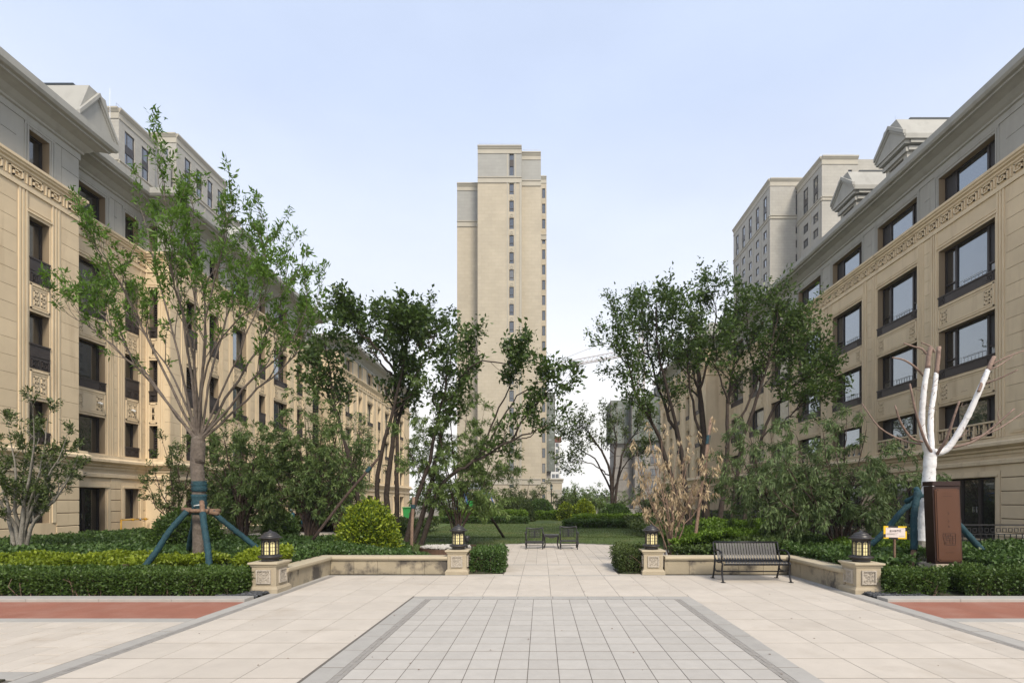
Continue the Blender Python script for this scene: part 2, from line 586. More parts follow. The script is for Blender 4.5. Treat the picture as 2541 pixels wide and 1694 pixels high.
# entrance path and round terrace
def clip_circle(poly, n=72, r=CR - .12):
    out = poly
    for k in range(n):
        a = 2 * math.pi * (k + .5) / n
        nx, ny = math.cos(a), math.sin(a)
        d = r * math.cos(math.pi / n)
        res = []
        for i in range(len(out)):
            p, q = out[i], out[(i + 1) % len(out)]
            dp = (p[0] - CX) * nx + (p[1] - CY) * ny - d
            dq = (q[0] - CX) * nx + (q[1] - CY) * ny - d
            if dp <= 0: res.append(p)
            if dp * dq < 0:
                t = dp / (dp - dq)
                res.append((p[0] + (q[0] - p[0]) * t, p[1] + (q[1] - p[1]) * t))
        out = res
        if len(out) < 3: return None
    return out
terrace = MB()
terrace.lathe([(CR - .02, -.10), (CR - .02, -.006)], (CX, CY, 0), 96)
terrace.box(-.88, 1.78, 11.56, 13.0, -.10, -.007)
terrace = tag(terrace.obj("terrace", MORTAR), kind='structure')
for i in range(5):
    x0 = [-.85, -.43, .17, .77, 1.37][i]; x1 = [-.43, .17, .77, 1.37, 1.75][i]
    for y0, y1 in ((11.56, 12.16), (12.16, 12.76), (12.76, 13.38)):
        slab(x0, x1, y0, y1, SLAB, p=terrace)
slab(-.85, .45, 13.38, 13.5, GREYK, "kerb_stone", terrace)
slab(.45, 1.75, 13.38, 13.5, GREYK, "kerb_stone", terrace)
for i in range(-14, 14):
    for j in range(0, 13):
        x0, y0 = .17 + .3 * i, 12.3 + .6 * j
        if i % 2: y0 += 0
        c = [(x0 + .003, y0 + .003), (x0 + .297, y0 + .003), (x0 + .297, y0 + .597), (x0 + .003, y0 + .597)]
        if y0 < 13.5:
            if -.9 < x0 + .15 < 1.8 and y0 + .6 <= 13.55: continue
            if y0 < 13.5 - .02: c = [(p[0], max(p[1], 13.503)) if -.9 < x0 + .15 < 1.8 else p for p in c]
        if c[2][1] - c[0][1] < .05: continue
        p = clip_circle(c)
        if not p: continue
        n = len(p)
        me = bpy.data.meshes.new("paving_slab")
        me.from_pydata([(x, y, -.001) for x, y in p] + [(x, y, -.03) for x, y in p], [],
                       [tuple(range(n))] + [((k + 1) % n, k, n + k, n + (k + 1) % n) for k in range(n)])
        me.materials.append(SLAB)
        o = bpy.data.objects.new("paving_slab", me); C.objects.link(o); o.parent = terrace
for k in range(36):
    a0, a1 = 2 * math.pi * k / 36 + .004, 2 * math.pi * (k + 1) / 36 - .004
    am = (a0 + a1) / 2
    ex, ey = CX + CR * math.cos(am), CY + CR * math.sin(am)
    if ey < 13.6 and abs(ex - .45) < 1.6: continue
    m = MB(); q = 4
    vs = []
    for z in (-.08, .012):
        for r in (CR - .12, CR + .02):
            for t in range(q + 1):
                a = a0 + (a1 - a0) * t / q
                vs.append((CX + r * math.cos(a), CY + r * math.sin(a), z))
    w = q + 1
    fs = []
    for t in range(q):
        fs += [(2 * w + t, 3 * w + t, 3 * w + t + 1, 2 * w + t + 1), (t, t + 1, 2 * w + t + 1, 2 * w + t), (w + t + 1, w + t, 3 * w + t, 3 * w + t + 1)]
    m.add(vs, fs); m.obj("kerb_stone", GREYK, terrace)
# low kerbs of the little hedge beds beside the entrance path
for a, b in ((-1.66, -.86), (1.76, 2.26)):
    piece("kerb_stone", SLAB, a, b, 11.56, 11.72, -.05, .002, terrace, .004)

m = MB(); m.box(-30, 30, -40, -1.21, -.15, -.01); m.obj("forecourt", SLAB, kind='structure')
# running track, its edging and the side pavements
def side(x0, x1, s, label):
    tr = tag(MB().box(min(x0, x1), max(x0, x1), 7.28, 8.46, -.10, -.002).obj("running_track", REDP), kind='structure')
    w = 1.2
    for k in range(int(abs(x1 - x0) / w) + 1):
        a = x0 + s * k * w; b = a + s * w
        for y0, y1, z in ((8.46, 8.74, .05), (7.05, 7.28, .0)):
            piece("kerb_stone", GREYK, min(a, b) + .003, max(a, b) - .003, y0 + .002, y1 - .002, -.08, z, tr, .006)
    pv = tag(MB().box(min(x0, x1), max(x0, x1), 1.0, 7.04, -.10, -.008).obj("pavement", MORTAR), kind='structure')
    n = int(abs(x1 - x0) / .3) + 1
    for k in range(n):
        a = x0 + s * k * .3; b = a + s * .3
        y1 = 7.045
        h = .3 if k % 2 else .6
        while y1 > (5.02 if s < 0 else 4.0):
            y0 = max(y1 - h, 5.0 if s < 0 else 3.8)
            if abs(a) < 12:
                slab(min(a, b), max(a, b), y0, y1, SLAB if not (s < 0 and y1 < 4.9 and 0) else GREYK, p=pv)
            y1 = y0; h = .6
side(-4.875, -12.4, -1, '')
side(5.695, 13.2, 1, '')

for k in range(4):
    piece("kerb_stone", GREYK, -4.88 - 1.0 * (k + 1), -4.883 - 1.0 * k, 4.765, 4.995, -.08, .001, plaza, .004)
tag(MB().box(-12, -4.95, 1.0, 4.755, -.0075, .012).obj("planting_bed", SOIL), kind='structure')
# paved side paths seen between the shrubs
def path(x0, x1, y0, y1, z, n, mname="garden_path"):
    p = tag(MB().box(x0, x1, y0, y1, z - .2, z - .008).obj(mname, MORTAR), kind='structure')
    for i in range(n):
        for j in range(max(1, int((y1 - y0) / 1.2))):
            w = (x1 - x0) / n; h = (y1 - y0) / max(1, int((y1 - y0) / 1.2))
            slab(x0 + i * w, x0 + (i + 1) * w, y0 + j * h, y0 + (j + 1) * h, SLAB, p=p, z=z, gap=.01)
path(-12.4, -7.3, 17.6, 23.3, .262, 6)
path(-14.5, -8, 30, 36, .27, 5)
# ================================================================ BUILDINGS
def wall_cells(mb, fr, u0, u1, z0, z1, holes, w0, w1):
    us = sorted({u0, u1, *[h[0] for h in holes if u0 < h[0] < u1], *[h[1] for h in holes if u0 < h[1] < u1]})
    zs = sorted({z0, z1, *[h[2] for h in holes if z0 < h[2] < z1], *[h[3] for h in holes if z0 < h[3] < z1]})
    for a, b in zip(us[:-1], us[1:]):
        run = None
        for c, d in zip(zs[:-1], zs[1:]):
            um, zm = (a + b) / 2, (c + d) / 2
            solid = not any(h[0] < um < h[1] and h[2] < zm < h[3] for h in holes)
            if solid:
                run = (run[0], d) if run else (c, d)
            elif run:
                mb.fbox(fr, a, b, run[0], run[1], w0, w1); run = None
        if run: mb.fbox(fr, a, b, run[0], run[1], w0, w1)

KEY = [(0, 0, 0, 1), (0, 1, 1, 1), (1, 1, 1, .12), (1, .12, .30, .12), (.30, .12, .30, .68), (.30, .68, .70, .68), (.70, .68, .70, .40)]

def fret(mb, fr, u0, z0, w, h, w0, w1, t, mirror=False):
    """one key of the meander, carved proud of the stone"""
    for a, b, c, d in KEY:
        if mirror: a, c = 1 - a, 1 - c
        ua, ub = sorted((u0 + a * w, u0 + c * w)); za, zb = sorted((z0 + b * h, z0 + d * h))
        mb.fbox(fr, ua - t / 2, ub + t / 2, za - t / 2, zb + t / 2, w0, w1)

def window(b, fr, u0, u1, z0, z1, kind, glass=GLASS, w=-.24, guard=False, back=True):
    f = MB(); t = .06
    for a in ((u0, u0 + t, z0, z1), (u1 - t, u1, z0, z1), (u0 + t, u1 - t, z0, z0 + t), (u0 + t, u1 - t, z1 - t, z1)):
        f.fbox(fr, *a, w - .07, w)
    W = u1 - u0
    panes = []
    if kind == 'triple':
        m1, m2 = u0 + W * .22, u1 - W * .22
        for mm in (m1, m2): f.fbox(fr, mm - .045, mm + .045, z0 + t, z1 - t, w - .07, w + .012)
        zt = z0 + (z1 - z0) * .24
        for a, c in ((u0 + t, m1 - .045), (m2 + .045, u1 - t)):
            if z1 - z0 > 1.5:
                f.fbox(fr, a, c, zt - .03, zt + .03, w - .07, w + .004)
                panes.append((a, c, z0 + t, zt - .03, GLASS_D)); panes.append((a, c, zt + .03, z1 - t, GLASS_S if a < m1 else GLASS_D))
            else: panes.append((a, c, z0 + t, z1 - t, GLASS_S))
        panes.append((m1 + .045, m2 - .045, z0 + t, z1 - t, glass))
    elif kind == 'double':
        mm = u0 + W * .3
        f.fbox(fr, mm - .04, mm + .04, z0 + t, z1 - t, w - .07, w + .01)
        panes = [(u0 + t, mm - .04, z0 + t, z1 - t, GLASS_S), (mm + .04, u1 - t, z0 + t, z1 - t, glass)]
    elif kind == 'door':
        mm = u0 + W * .5
        for q in ([mm] if W < 1.6 else [u0 + W * .36, u0 + W * .68]):
            f.fbox(fr, q - .06, q + .06, z0 + t, z1 - t, w - .07, w + .01)
        ms = [u0 + t] + ([mm] if W < 1.6 else [u0 + W * .36, u0 + W * .68]) + [u1 - t]
        panes = [(a + .06 * (i > 0), c - .06 * (i < len(ms) - 2), z0 + t, z1 - t, GLASS_D) for i, (a, c) in enumerate(zip(ms[:-1], ms[1:]))]
    elif kind == 'louvre':
        panes = [(u0 + t, u1 - t, z0 + t, z1 - t, GLASS_D)]
    else:
        panes = [(u0 + t, u1 - t, z0 + t, z1 - t, glass)]
    fo = f.obj("door" if kind == 'door' else "window", BRONZE, b)
    for a, c, d, e, g in panes:
        fpiece("pane", g, fr, a, c, d, e, w - .05, w - .035, fo)
    if kind == 'louvre':
        lv = MB(); z = z0 + .1
        while z < z1 - .06:
            lv.prism(fr, [(w - .03, z + .05), (w + .02, z), (w + .02, z + .012), (w - .03, z + .062)], u0 + t, u1 - t); z += .11
        tag(lv.obj("louvre_blade", BRONZE, fo), kind='stuff')
    if guard:
        g = MB(); ga, gb = u0 + (u1 - u0) * .30, u1 - (u1 - u0) * .30
        g.fbox(fr, ga, gb, z0 + .30, z0 + .315, w + .02, w + .035); g.fbox(fr, ga, gb, z0 + .08, z0 + .09, w + .02, w + .035)
        q = ga
        while q < gb:
            g.fbox(fr, q, q + .011, z0 + .09, z0 + .30, w + .025, w + .035); q += .16
        g.obj("guard_rail", GUARD, fo)
    if kind == 'door':
        fpiece("handle", ZINC, fr, (u0 + u1) / 2 - .1, (u0 + u1) / 2 - .07, z0 + .95, z0 + 1.15, w, w + .05, fo)
    return fo

GUARD = mat("guard_rail_metal", (.42, .43, .43), .5)
CORNICE = [(-.12, 14.42), (.05, 14.42), (.05, 14.64), (.12, 14.67), (.12, 14.74), (.20, 14.80), (.34, 14.94), (.55, 15.04), (.66, 15.07), (.66, 15.14), (.78, 15.17), (.84, 15.26), (.84, 15.50), (-.12, 15.58)]
BELT = [(-.05, 12.12), (.07, 12.12), (.07, 12.26), (.045, 12.29), (.045, 12.66), (.07, 12.69), (.10, 12.71), (.10, 12.78), (.17, 12.82), (.17, 12.87), (.22, 12.91), (.22, 13.0), (-.05, 13.04)]
LEDGE = [(-.05, 3.06), (.06, 3.06), (.06, 3.16), (.14, 3.20), (.14, 3.26), (.26, 3.34), (.30, 3.36), (.30, 3.46), (.20, 3.52), (.20, 3.62), (-.05, 3.66)]
PLAT = [(-.05, 2.74), (.10, 2.74), (.10, 2.86), (.05, 2.92), (-.05, 2.92)]
PLINTH = [(-.05, -.3), (.16, -.3), (.16, .24), (.19, .27), (.19, .33), (.10, .38), (-.05, .38)]

def shift(poly, dz): return [(w, z + dz) for w, z in poly]

# columns: (u0, u1, kind) kind: 'wide' living room, 'narrow' bathroom, 'louvre'
def facade(b, fr, u0, u1, cols, dz, k0=0, k1=0, panels=True, ground=None, guard=False, rail=False, glass=GLASS, key_range=None, narrow_sill=.84):
    heads = [14.24, 11.34, 8.15, 5.18, 2.30]
    foots = [12.98, 9.15, 6.25, 3.70, .10]
    heads = [h + dz for h in heads]; foots = [h + dz for h in foots]
    holes = []
    for i, c in enumerate(cols):
        a, e, kind = c[:3]
        for r in range(5):
            h, f = heads[r], foots[r]
            if r == 0: f += 0; 
            if r == 4:
                g = (ground[i] if ground else 'door')
                if g is None: continue
                if g == 'win': f = 1.0 + dz
                if g == 'high': f, h = 1.0 + dz, 2.3 + dz
            if kind == 'wide' and r in (0,): h -= .0
            holes.append((a, e, f, h, r, kind, i))
    H = [h[:4] for h in holes]
    wb = MB()
    wall_cells(wb, fr, u0 + (.43 if (k0 == 1 and fr.u[0] == 0) else 0), u1, -.3, 14.6 + dz, H, -.42, 0)
    wb.obj("wall", STONE_BACK if panels else STONE, b)
    # openings
    for a, e, f, h, r, kind, i in holes:
        zb = f; tr = MB(); fb = MB()
        if r in (1, 2) or (r == 3 and kind != 'wide') :
            ph = .36 if kind == 'wide' else (narrow_sill if r < 3 else .4)
            p = MB(); p.fbox(fr, a + .004, e - .004, f, f + ph, -.2, .035); 
            p.fbox(fr, a - .01, e + .01, f + ph - .05, f + ph, -.2, .06)
            kh = min(.24, ph * .55); kw = .22
            zc = f + (.06 if kind == 'wide' else .05)
            fret(p, fr, a + .07, zc, kw, kh, .035, .055, .03); fret(p, fr, e - .07 - kw, zc, kw, kh, .035, .055, .03, True)
            if kind != 'wide': p.fbox(fr, a, e, f + .40, f + .43, -.1, .05)
            p.obj("sill_panel", SILL, b)
            zb = f + ph
        if r == 4 and f < .5 + dz:
            window(b, fr, a, e, f, h, 'door', GLASS_D)
        elif kind == 'wide':
            window(b, fr, a, e, zb, h, 'triple' if e - a > 1.7 else 'double', glass if r < 4 else GLASS_D, guard=guard and r in (1, 2, 3))
        elif kind == 'louvre': window(b, fr, a, e, zb, h, 'louvre')
        else: window(b, fr, a, e, zb, h, 'single' if r else 'single', GLASS_D if kind == 'dark' else glass)
        if r == 3 and kind == 'wide' and rail:
            g = MB(); z0, z1 = f - .02, f + .56
            g.fbox(fr, a, e, z1 - .06, z1, -.06, .08); g.fbox(fr, a, e, z0, z0 + .05, -.06, .08)
            n = max(2, round((e - a) / .42)); w = (e - a) / n
            for k in range(n):
                x = a + k * w
                g.fbox(fr, x - .02, x + .02, z0 + .05, z1 - .06, -.04, .06)
                for (p0, q0, p1, q1) in ((.2, .0, .2, .62), (.2, .62, .55, .62), (.55, .3, .55, 1.0), (.55, .3, .85, .3), (.85, .3, .85, .8), (.0, .8, .2, .8), (.85, .8, 1, .8), (.2, .3, .0, .3)):
                    ua, ub = sorted((x + p0 * w, x + p1 * w)); za, zb2 = sorted((z0 + .05 + q0 * .47, z0 + .05 + q1 * .47))
                    g.fbox(fr, ua - .013, ub + .013, za - .013 * (q0 != q1 and q0 > .01), zb2 + .013, -.01, .03)
            g.obj("fret_railing", STONE_TRIM, b)
        # surrounds
        if r == 0:
            for s, x in ((1, a), (-1, e)):
                lo = x - .17 if s > 0 else x + .05
                for q in range(2): tr.fbox(fr, lo + q * .09 - (0 if s > 0 else 0), lo + q * .09 + .05, 13.04 + dz, 14.42 + dz, 0, .045)
            tr.fbox(fr, a - .17, e + .17, 14.34 + dz, 14.415 + dz, .001, .046)
            # carved corner brackets over the top windows
            kk = .30 if e - a > 1.2 else .2
            fret(tr, fr, a + .05, h - .0 + .02, kk, .13, 0, .03, .025); fret(tr, fr, e - .05 - kk, h + .02, kk, .13, 0, .03, .025, True)
        elif r < 4:
            pass
        if r == 1:
            # raised label moulding over the fourth floor window
            tr.fbox(fr, a - .10, e + .10, h + .10, h + .16, 0, .06); tr.fbox(fr, a - .03, e + .03, h + .22, h + .26, 0, .04)
            for s, x in ():
                for q in range(2):
                    xx = x + s * (.08 + .10 * q)
                    q4 = [(xx, h + .36), (xx + s * .16, h + .36), (xx + s * .30, h + .74), (xx + s * .14, h + .74)]
                    if e - a < 1: q4 = [(xx + (p - xx) * .55, z) for p, z in q4]
                    tr.add([fr.pt(p, z, .0) for p, z in q4] + [fr.pt(p, z, .052) for p, z in q4], [(4, 5, 6, 7), (0, 1, 5, 4), (1, 2, 6, 5), (2, 3, 7, 6), (3, 0, 4, 7)])
        if r in (1, 2) :
            # carved spandrel below
            hi, lo = f - .06, heads[r + 1] + .10
            for z in (hi - .05, lo): fb.fbox(fr, a + .02, e - .02, z, z + .05, 0, .05)
            for z in (hi - .13, lo + .09): fb.fbox(fr, a + .06, e - .06, z, z + .035, 0, .035)
            for x in (a + .02, e - .07): fb.fbox(fr, x, x + .05, lo, hi, 0, .05)
            ks = (hi - lo - .42) / 2
            kw = .27
            if kind == 'wide':
                for zz in (lo + .17, lo + .17 + ks + .06):
                    fret(fb, fr, a + .14, zz, kw, ks * .86, 0, .04, .04); fret(fb, fr, e - .14 - kw, zz, kw, ks * .86, 0, .04, .04, True)
            else:
                kw = max(.08, ((e - a) - .40) / 2)
                for zz in (lo + .17, lo + .17 + ks + .06):
                    fret(fb, fr, a + .16, zz, kw * .86, ks * .86, 0, .04, .035); fret(fb, fr, e - .16 - kw * .86, zz, kw * .86, ks * .86, 0, .04, .035, True)
        if r == 4:
            tr.fbox(fr, a - .22, e + .22, h + .06, h + .22, 0, .05); tr.fbox(fr, a - .14, e + .14, h + .02, h + .10, 0, .075)
            for x in (a - .22, e + .08): tr.fbox(fr, x, x + .14, f, h + .06, 0, .05)
        if tr.v: tr.obj("window_surround", TRIM_TOPDARK if r == 0 else STONE_TRIM, b)
        if fb.v: fb.obj("carved_spandrel", STONE_TRIM, b)
    # piers: ribs next to the windows, coursed panels between
    edges = [u0] + [x for c in cols for x in c[:2]] + [u1]
    for i in range(0, len(edges), 2):
        a, e = edges[i], edges[i + 1]
        first, last = i == 0, i == len(edges) - 2
        W = e - a
        if W < .12: continue
        rb = MB(); la, ra = a, e
        nr = 3 if W > .8 else (2 if W > .5 else 1)
        rw = .065
        if not first:
            for q in range(nr): rb.fbox(fr, a + .07 + q * .115, a + .07 + q * .115 + rw, 3.66 + dz, 12.12 + dz, 0, .05)
            la = a + .07 + nr * .115 + .02
        if not last:
            for q in range(nr): rb.fbox(fr, e - .07 - q * .115 - rw, e - .07 - q * .115, 3.66 + dz, 12.12 + dz, 0, .05)
            ra = e - .07 - nr * .115 - .02
        if rb.v: rb.obj("pilaster", STONE_TRIM, b)
        if panels:
            for z0, z1, n in ((3.66, 12.12, 15), (13.04, 14.42, 2)):
                h = (z1 - z0) / n
                for q in range(n):
                    fpiece("stone_panel", STONE_TOPDARK if z0 > 13 else STONE, fr, la + .003, ra - .003, z0 + dz + q * h + .006, z0 + dz + (q + 1) * h - .006, -.01, .03, b, .006)
            la2, ra2 = (a if first else a + .24), (e if last else e - .24)
            if ra2 - la2 > .1:
                n = 5
                for q in range(n):
                    z0 = .40 + dz + q * .467
                    fpiece("stone_panel", STONE, fr, la2 + .003, ra2 - .003, z0 + .018, z0 + .467 - .018, -.01, .045, b, .012)
        # stone between the ribs and the window edge stays plain
        pl = MB()
    if panels:
        # plain stone facing wherever no panel covers the wall
        fc = MB()
        hol = list(H)
        for i in range(0, len(edges), 2):
            a, e = edges[i], edges[i + 1]
            first, last = i == 0, i == len(edges) - 2
            W = e - a; nr = 3 if W > .8 else (2 if W > .5 else 1)
            la = a if first else a + .07 + nr * .115 + .02; ra = e if last else e - .07 - nr * .115 - .02
            if ra > la and W >= .12:
                hol += [(la, ra, 3.66 + dz, 12.12 + dz), (la, ra, 13.04 + dz, 14.42 + dz)]
                l2, r2 = (a if first else a + .24), (e if last else e - .24)
                if r2 - l2 > .1: hol.append((l2, r2, .40 + dz, 2.735 + dz))
        wall_cells(fc, fr, u0, u1, -.3, 12.6 + dz, hol, .001, .022)
        fc.obj("stone_facing", STONE, b)
        fc = MB(); wall_cells(fc, fr, u0, u1, 12.6 + dz, 14.5 + dz, hol, .001, .022)
        fc.obj("stone_facing", STONE_TOPDARK, b)
    # long mouldings
    mo = MB(); mo.mitre(fr, shift(CORNICE, dz), u0, u1, k0, k1); co = mo.obj("cornice", TRIM_TOPDARK, b)
    mo = MB(); mo.mitre(fr, shift(BELT, dz), u0, u1, k0, k1); be = mo.obj("belt_course", STONE_TRIM, b)
    ke = MB(); ua, ub = key_range if key_range else (u0, u1)
    n = max(1, int((ub - ua) / .62)); pw = (ub - ua) / n
    for k in range(n):
        x = ua + k * pw
        fret(ke, fr, x + .12, 12.34 + dz, pw - .26, .27, .04, .105, .042)
        ke.fbox(fr, x - .018, x + .018, 12.31 + dz, 12.64 + dz, .04, .10)
    ke.obj("fret_band", STONE_TRIM, be)
    mo = MB(); mo.mitre(fr, shift(LEDGE, dz), u0, u1, k0, k1); mo.obj("ledge", STONE_TRIM, b)
    mo = MB()
    mo.mitre(fr, shift(PLAT, dz), u0, u1, k0, k1)
    mo.obj("string_course", STONE_TRIM, b)
    dz_edges = [u0] + [x for i, c in enumerate(cols) if (ground[i] if ground else 'door') == 'door' for x in (c[0] - .22, c[1] + .22)] + [u1]
    pm = MB()
    for i in range(0, len(dz_edges), 2):
        if dz_edges[i + 1] - dz_edges[i] > .1: pm.prism(fr, shift(PLINTH, dz), dz_edges[i], dz_edges[i + 1])
    pm.obj("plinth", STONE_TRIM, b)

def dormer(b, fr, uc, z0, width, depth, top, ov=.33):
    """attic window with a steep pediment, its gable along the frame's outward side"""
    a, e = uc - width / 2, uc + width / 2
    body = MB()
    wall_cells(body, fr, a, e, z0 - 1.4, z0 + 2.0, [(uc - min(.55, width * .34), uc + min(.55, width * .34), z0 - .6, z0 + 1.45)], -.3, 0)
    body.fbox(fr, a, a + .25, z0 - 1.4, z0 + 2.0, -depth, -.3); body.fbox(fr, e - .25, e, z0 - 1.4, z0 + 2.0, -depth, -.3)
    d = body.obj("dormer", STONE_TOPDARK, b)
    hw = min(.5, width * .33)
    t = MB()
    prof = [(a - ov, z0 + 2.0), (e + ov, z0 + 2.0), (e + ov, z0 + 2.22), (uc + width * .30, top), (uc - width * .30, top), (a - ov, z0 + 2.22)]
    n = len(prof)
    vs = [fr.pt(u, z, .30) for u, z in prof] + [fr.pt(u, z, -depth) for u, z in prof]
    t.add(vs, [tuple(range(n)), tuple(range(n, 2 * n))[::-1]] + [(i, n + i, n + (i + 1) % n, (i + 1) % n) for i in range(n)])
    t.obj("pediment", TRIM_TOPDARK, d)
    r = MB()
    def rail(p, q, w1, th):
        (u1, z1), (u2, z2) = p, q
        vs = [fr.pt(u1, z1, w1), fr.pt(u2, z2, w1), fr.pt(u2, z2 - th, w1), fr.pt(u1, z1 - th, w1), fr.pt(u1, z1, .28), fr.pt(u2, z2, .28), fr.pt(u2, z2 - th, .28), fr.pt(u1, z1 - th, .28)]
        r.add(vs, [(0, 1, 2, 3), (0, 4, 5, 1), (3, 2, 6, 7), (0, 3, 7, 4), (1, 5, 6, 2)])
    L, T, Rr = (a - ov, z0 + 2.30), (uc, top + .12), (e + ov, z0 + 2.30)
    for w1, th, dzz in ((.42, .18, 0), (.36, .10, -.20)):
        rail((L[0], L[1] + dzz + .1), (uc, top + dzz), w1, th); rail((uc, top + dzz), (Rr[0], Rr[1] + dzz + .1), w1, th)
    r.fbox(fr, a - .1, e + .1, z0 + 1.55, z0 + 1.75, 0, .12)
    r.fbox(fr, a - .2, e + .2, z0 + 1.85, z0 + 2.0, 0, .24)
    r.fbox(fr, a - .02, a + .22, z0 + .2, z0 + .5, 0, .2); r.fbox(fr, e - .22, e + .02, z0 + .2, z0 + .5, 0, .2)
    for s, x in ((-1, a), (1, e)):
        r.fbox(fr, *sorted((x, x + s * .26)), z0 + 1.85, z0 + 2.0, -depth, 0); r.fbox(fr, *sorted((x, x + s * .13)), z0 + 1.6, z0 + 1.78, -depth, 0)
    r.obj("moulding", TRIM_TOPDARK, d)
    rf = MB(); rf.fbox(fr, uc - width * .31, uc + width * .31, top + .002, top + .09, -depth, -.35); rf.obj("roof", ROOFMAT, d)
    wf = MB()
    wf.fbox(fr, uc - hw - .05, uc - hw + .01, z0 - .6, z0 + 1.45, -.26, -.2); wf.fbox(fr, uc + hw - .01, uc + hw + .05, z0 - .6, z0 + 1.45, -.26, -.2)
    wf.fbox(fr, uc - .03, uc + .03, z0 - .6, z0 + 1.4, -.26, -.2); wf.fbox(fr, uc - hw + .01, uc + hw - .01, z0 + 1.39, z0 + 1.45, -.26, -.2)
    wf.fbox(fr, uc - hw + .01, uc + hw - .01, z0 - .6, z0 + 1.39, -.25, -.235)
    wf.obj("window", BRONZE, d)
    return d

def turbine_vent(b, c, r):
    p = MB()
    p.lathe([(r * .55, -.3), (r * .55, 0), (r * .62, .02)], c, 16)
    o = p.obj("roof_vent", ZINC, b)
    v = MB(); n = 20
    for k in range(n):
        a0 = 2 * math.pi * k / n
        vs = []
        for q in range(6):
            t = q / 5
            rr = r * (.62 + .38 * math.sin(math.pi * min(1, t * 1.05)) ** .7) if t < .98 else r * .35
            for d in (0, .22):
                a = a0 + d + t * .5
                vs.append((c[0] + rr * (1 - .05 * (d > 0)) * math.cos(a), c[1] + rr * (1 - .05 * (d > 0)) * math.sin(a), c[2] + .02 + t * r * .95))
        v.add(vs, [(2 * q, 2 * q + 1, 2 * q + 3, 2 * q + 2) for q in range(5)])
    tag(v.obj("vent_blade", ZINC, o), kind='stuff')
    MB().lathe([(r * .42, r * .95), (r * .38, r * 1.03), (.02, r * 1.08)], c, 16).obj("vent_cap", ZINC, o)

def rod(b, p, h):
    MB().tube([p, (p[0], p[1], p[2] + h)], [.009, .006], 5).obj("lightning_rod", ZINC, b)

def camera_dome(b, p, n):
    m = MB(); m.box(p[0] - .05, p[0] + .05, p[1] - .03, p[1] + .03, p[2], p[2] + .06)
    o = m.obj("security_camera", PLASTIC_W, b)
    MB().lathe([(.055, 0), (.055, -.03), (.045, -.07), (.01, -.09)], (p[0] + n[0] * .08, p[1] + n[1] * .08, p[2] + .02), 12).obj("camera_dome", PLASTIC_W, o, True)

# ---- left building
LZ = -.10
bl = thing("apartment_building", "tan stone five storey building along the left side, behind the staked ash tree", "building", (-17.2, 18, 0))
F1 = Frame(-17.2, 0, (0, 1), (1, 0))
F2 = Frame(-18.0, 0, (0, 1), (1, 0))
F3 = Frame(-16.9, 0, (0, 1), (1, 0))
FX = Frame(0, 23.4, (1, 0), (0, -1))
facade(bl, F1, 12.5, 19.12, [(13.2, 14.9, 'wide'), (17.28, 18.0, 'dark')], LZ, 0, 1, ground=['door', 'high'], glass=GLASS_D)
facade(bl, F2, 19.12, 23.4, [(19.75, 21.25, 'wide'), (22.25, 23.0, 'dark')], LZ, 0, -1, ground=['door', 'high'], glass=GLASS_D)
facade(bl, FX, -18.0, -16.9, [(-17.80, -17.42, 'louvre')], LZ, -1, 1, ground=[None], narrow_sill=.5)
facade(bl, F3, 23.4, 38.0, [(24.5, 25.25, 'louvre'), (26.2, 26.95, 'louvre'), (28.2, 29.5, 'wide'), (30.8, 31.5, 'dark'), (32.5, 34.2, 'wide'), (35.6, 36.4, 'dark')], LZ, 1, 1, panels=True,
       ground=['win', 'win', 'door', 'win', 'door', 'win'], glass=GLASS)
bk = MB()
bk.box(-34, -17.65, 12.6, 19.0, 0, 15.0); bk.box(-33, -18.46, 19.0, 23.85, 0, 15.03); bk.box(-33, -17.36, 23.85, 37.9, 0, 15.06)
bk.obj("roof", ROOFMAT, bl)
dormer(bl, Frame(-19.0, 0, (0, 1), (1, 0)), 21.7, 15.05, 1.35, 3.0, 18.85, .28)
dormer(bl, Frame(-18.4, 0, (0, 1), (1, 0)), 31.6, 15.2, 1.7, 3.0, 18.2)
MB().box(-19.6, -18.4, 18.6, 20.6, 15.1, 16.55).obj("skylight_box", mat("blue_black_panel", (.03, .042, .06), .3), bl)
turbine_vent(bl, (-18.9, 19.0, 16.6), .42)
turbine_vent(bl, (-18.3, 24.6, 15.6), .40)
rod(bl, (-19.6, 23.4, 19.0), 1.4)
camera_dome(bl, (-18.08, 22.95, 2.72), (1, 0))
camera_dome(bl, (-17.93, 20.9, 5.62), (1, 0)); camera_dome(bl, (-17.93, 22.6, 5.62), (1, 0))
dp = MB(); dp.tube([(-17.0, 23.25, .2), (-17.0, 23.25, 2.75)], .055, 8)
for z in (.7, 1.5, 2.3): dp.tube([(-17.0, 23.25, z), (-17.0, 23.25, z + .06)], .075, 8)
dp.obj("drainpipe", STONE_TRIM, bl)

# ---- left building further back
bl2 = thing("apartment_building", "tan stone block furthest back on the left, behind the dark broad leaved trees", "building", (-16.9, 50, 0))
FX2 = Frame(0, 43.0, (1, 0), (0, -1))
facade(bl2, FX2, -20.4, -16.9, [(-19.7, -18.6, 'wide')], LZ, 0, 1, ground=[None], panels=False)
facade(bl2, F3, 43.0, 66, [(44.4, 46.0, 'wide'), (47.6, 48.4, 'dark'), (50, 51.6, 'wide'), (53.2, 54, 'dark'), (55.6, 57.2, 'wide'), (59, 59.8, 'dark'), (61.5, 63, 'wide')], LZ, 1, 1, panels=False)
bk = MB(); bk.box(-30, -17.35, 43.5, 66, 0, 15.1); bk.box(-28, -20.0, 37.9, 43.6, 0, 15.0); bk.obj("roof", ROOFMAT, bl2)

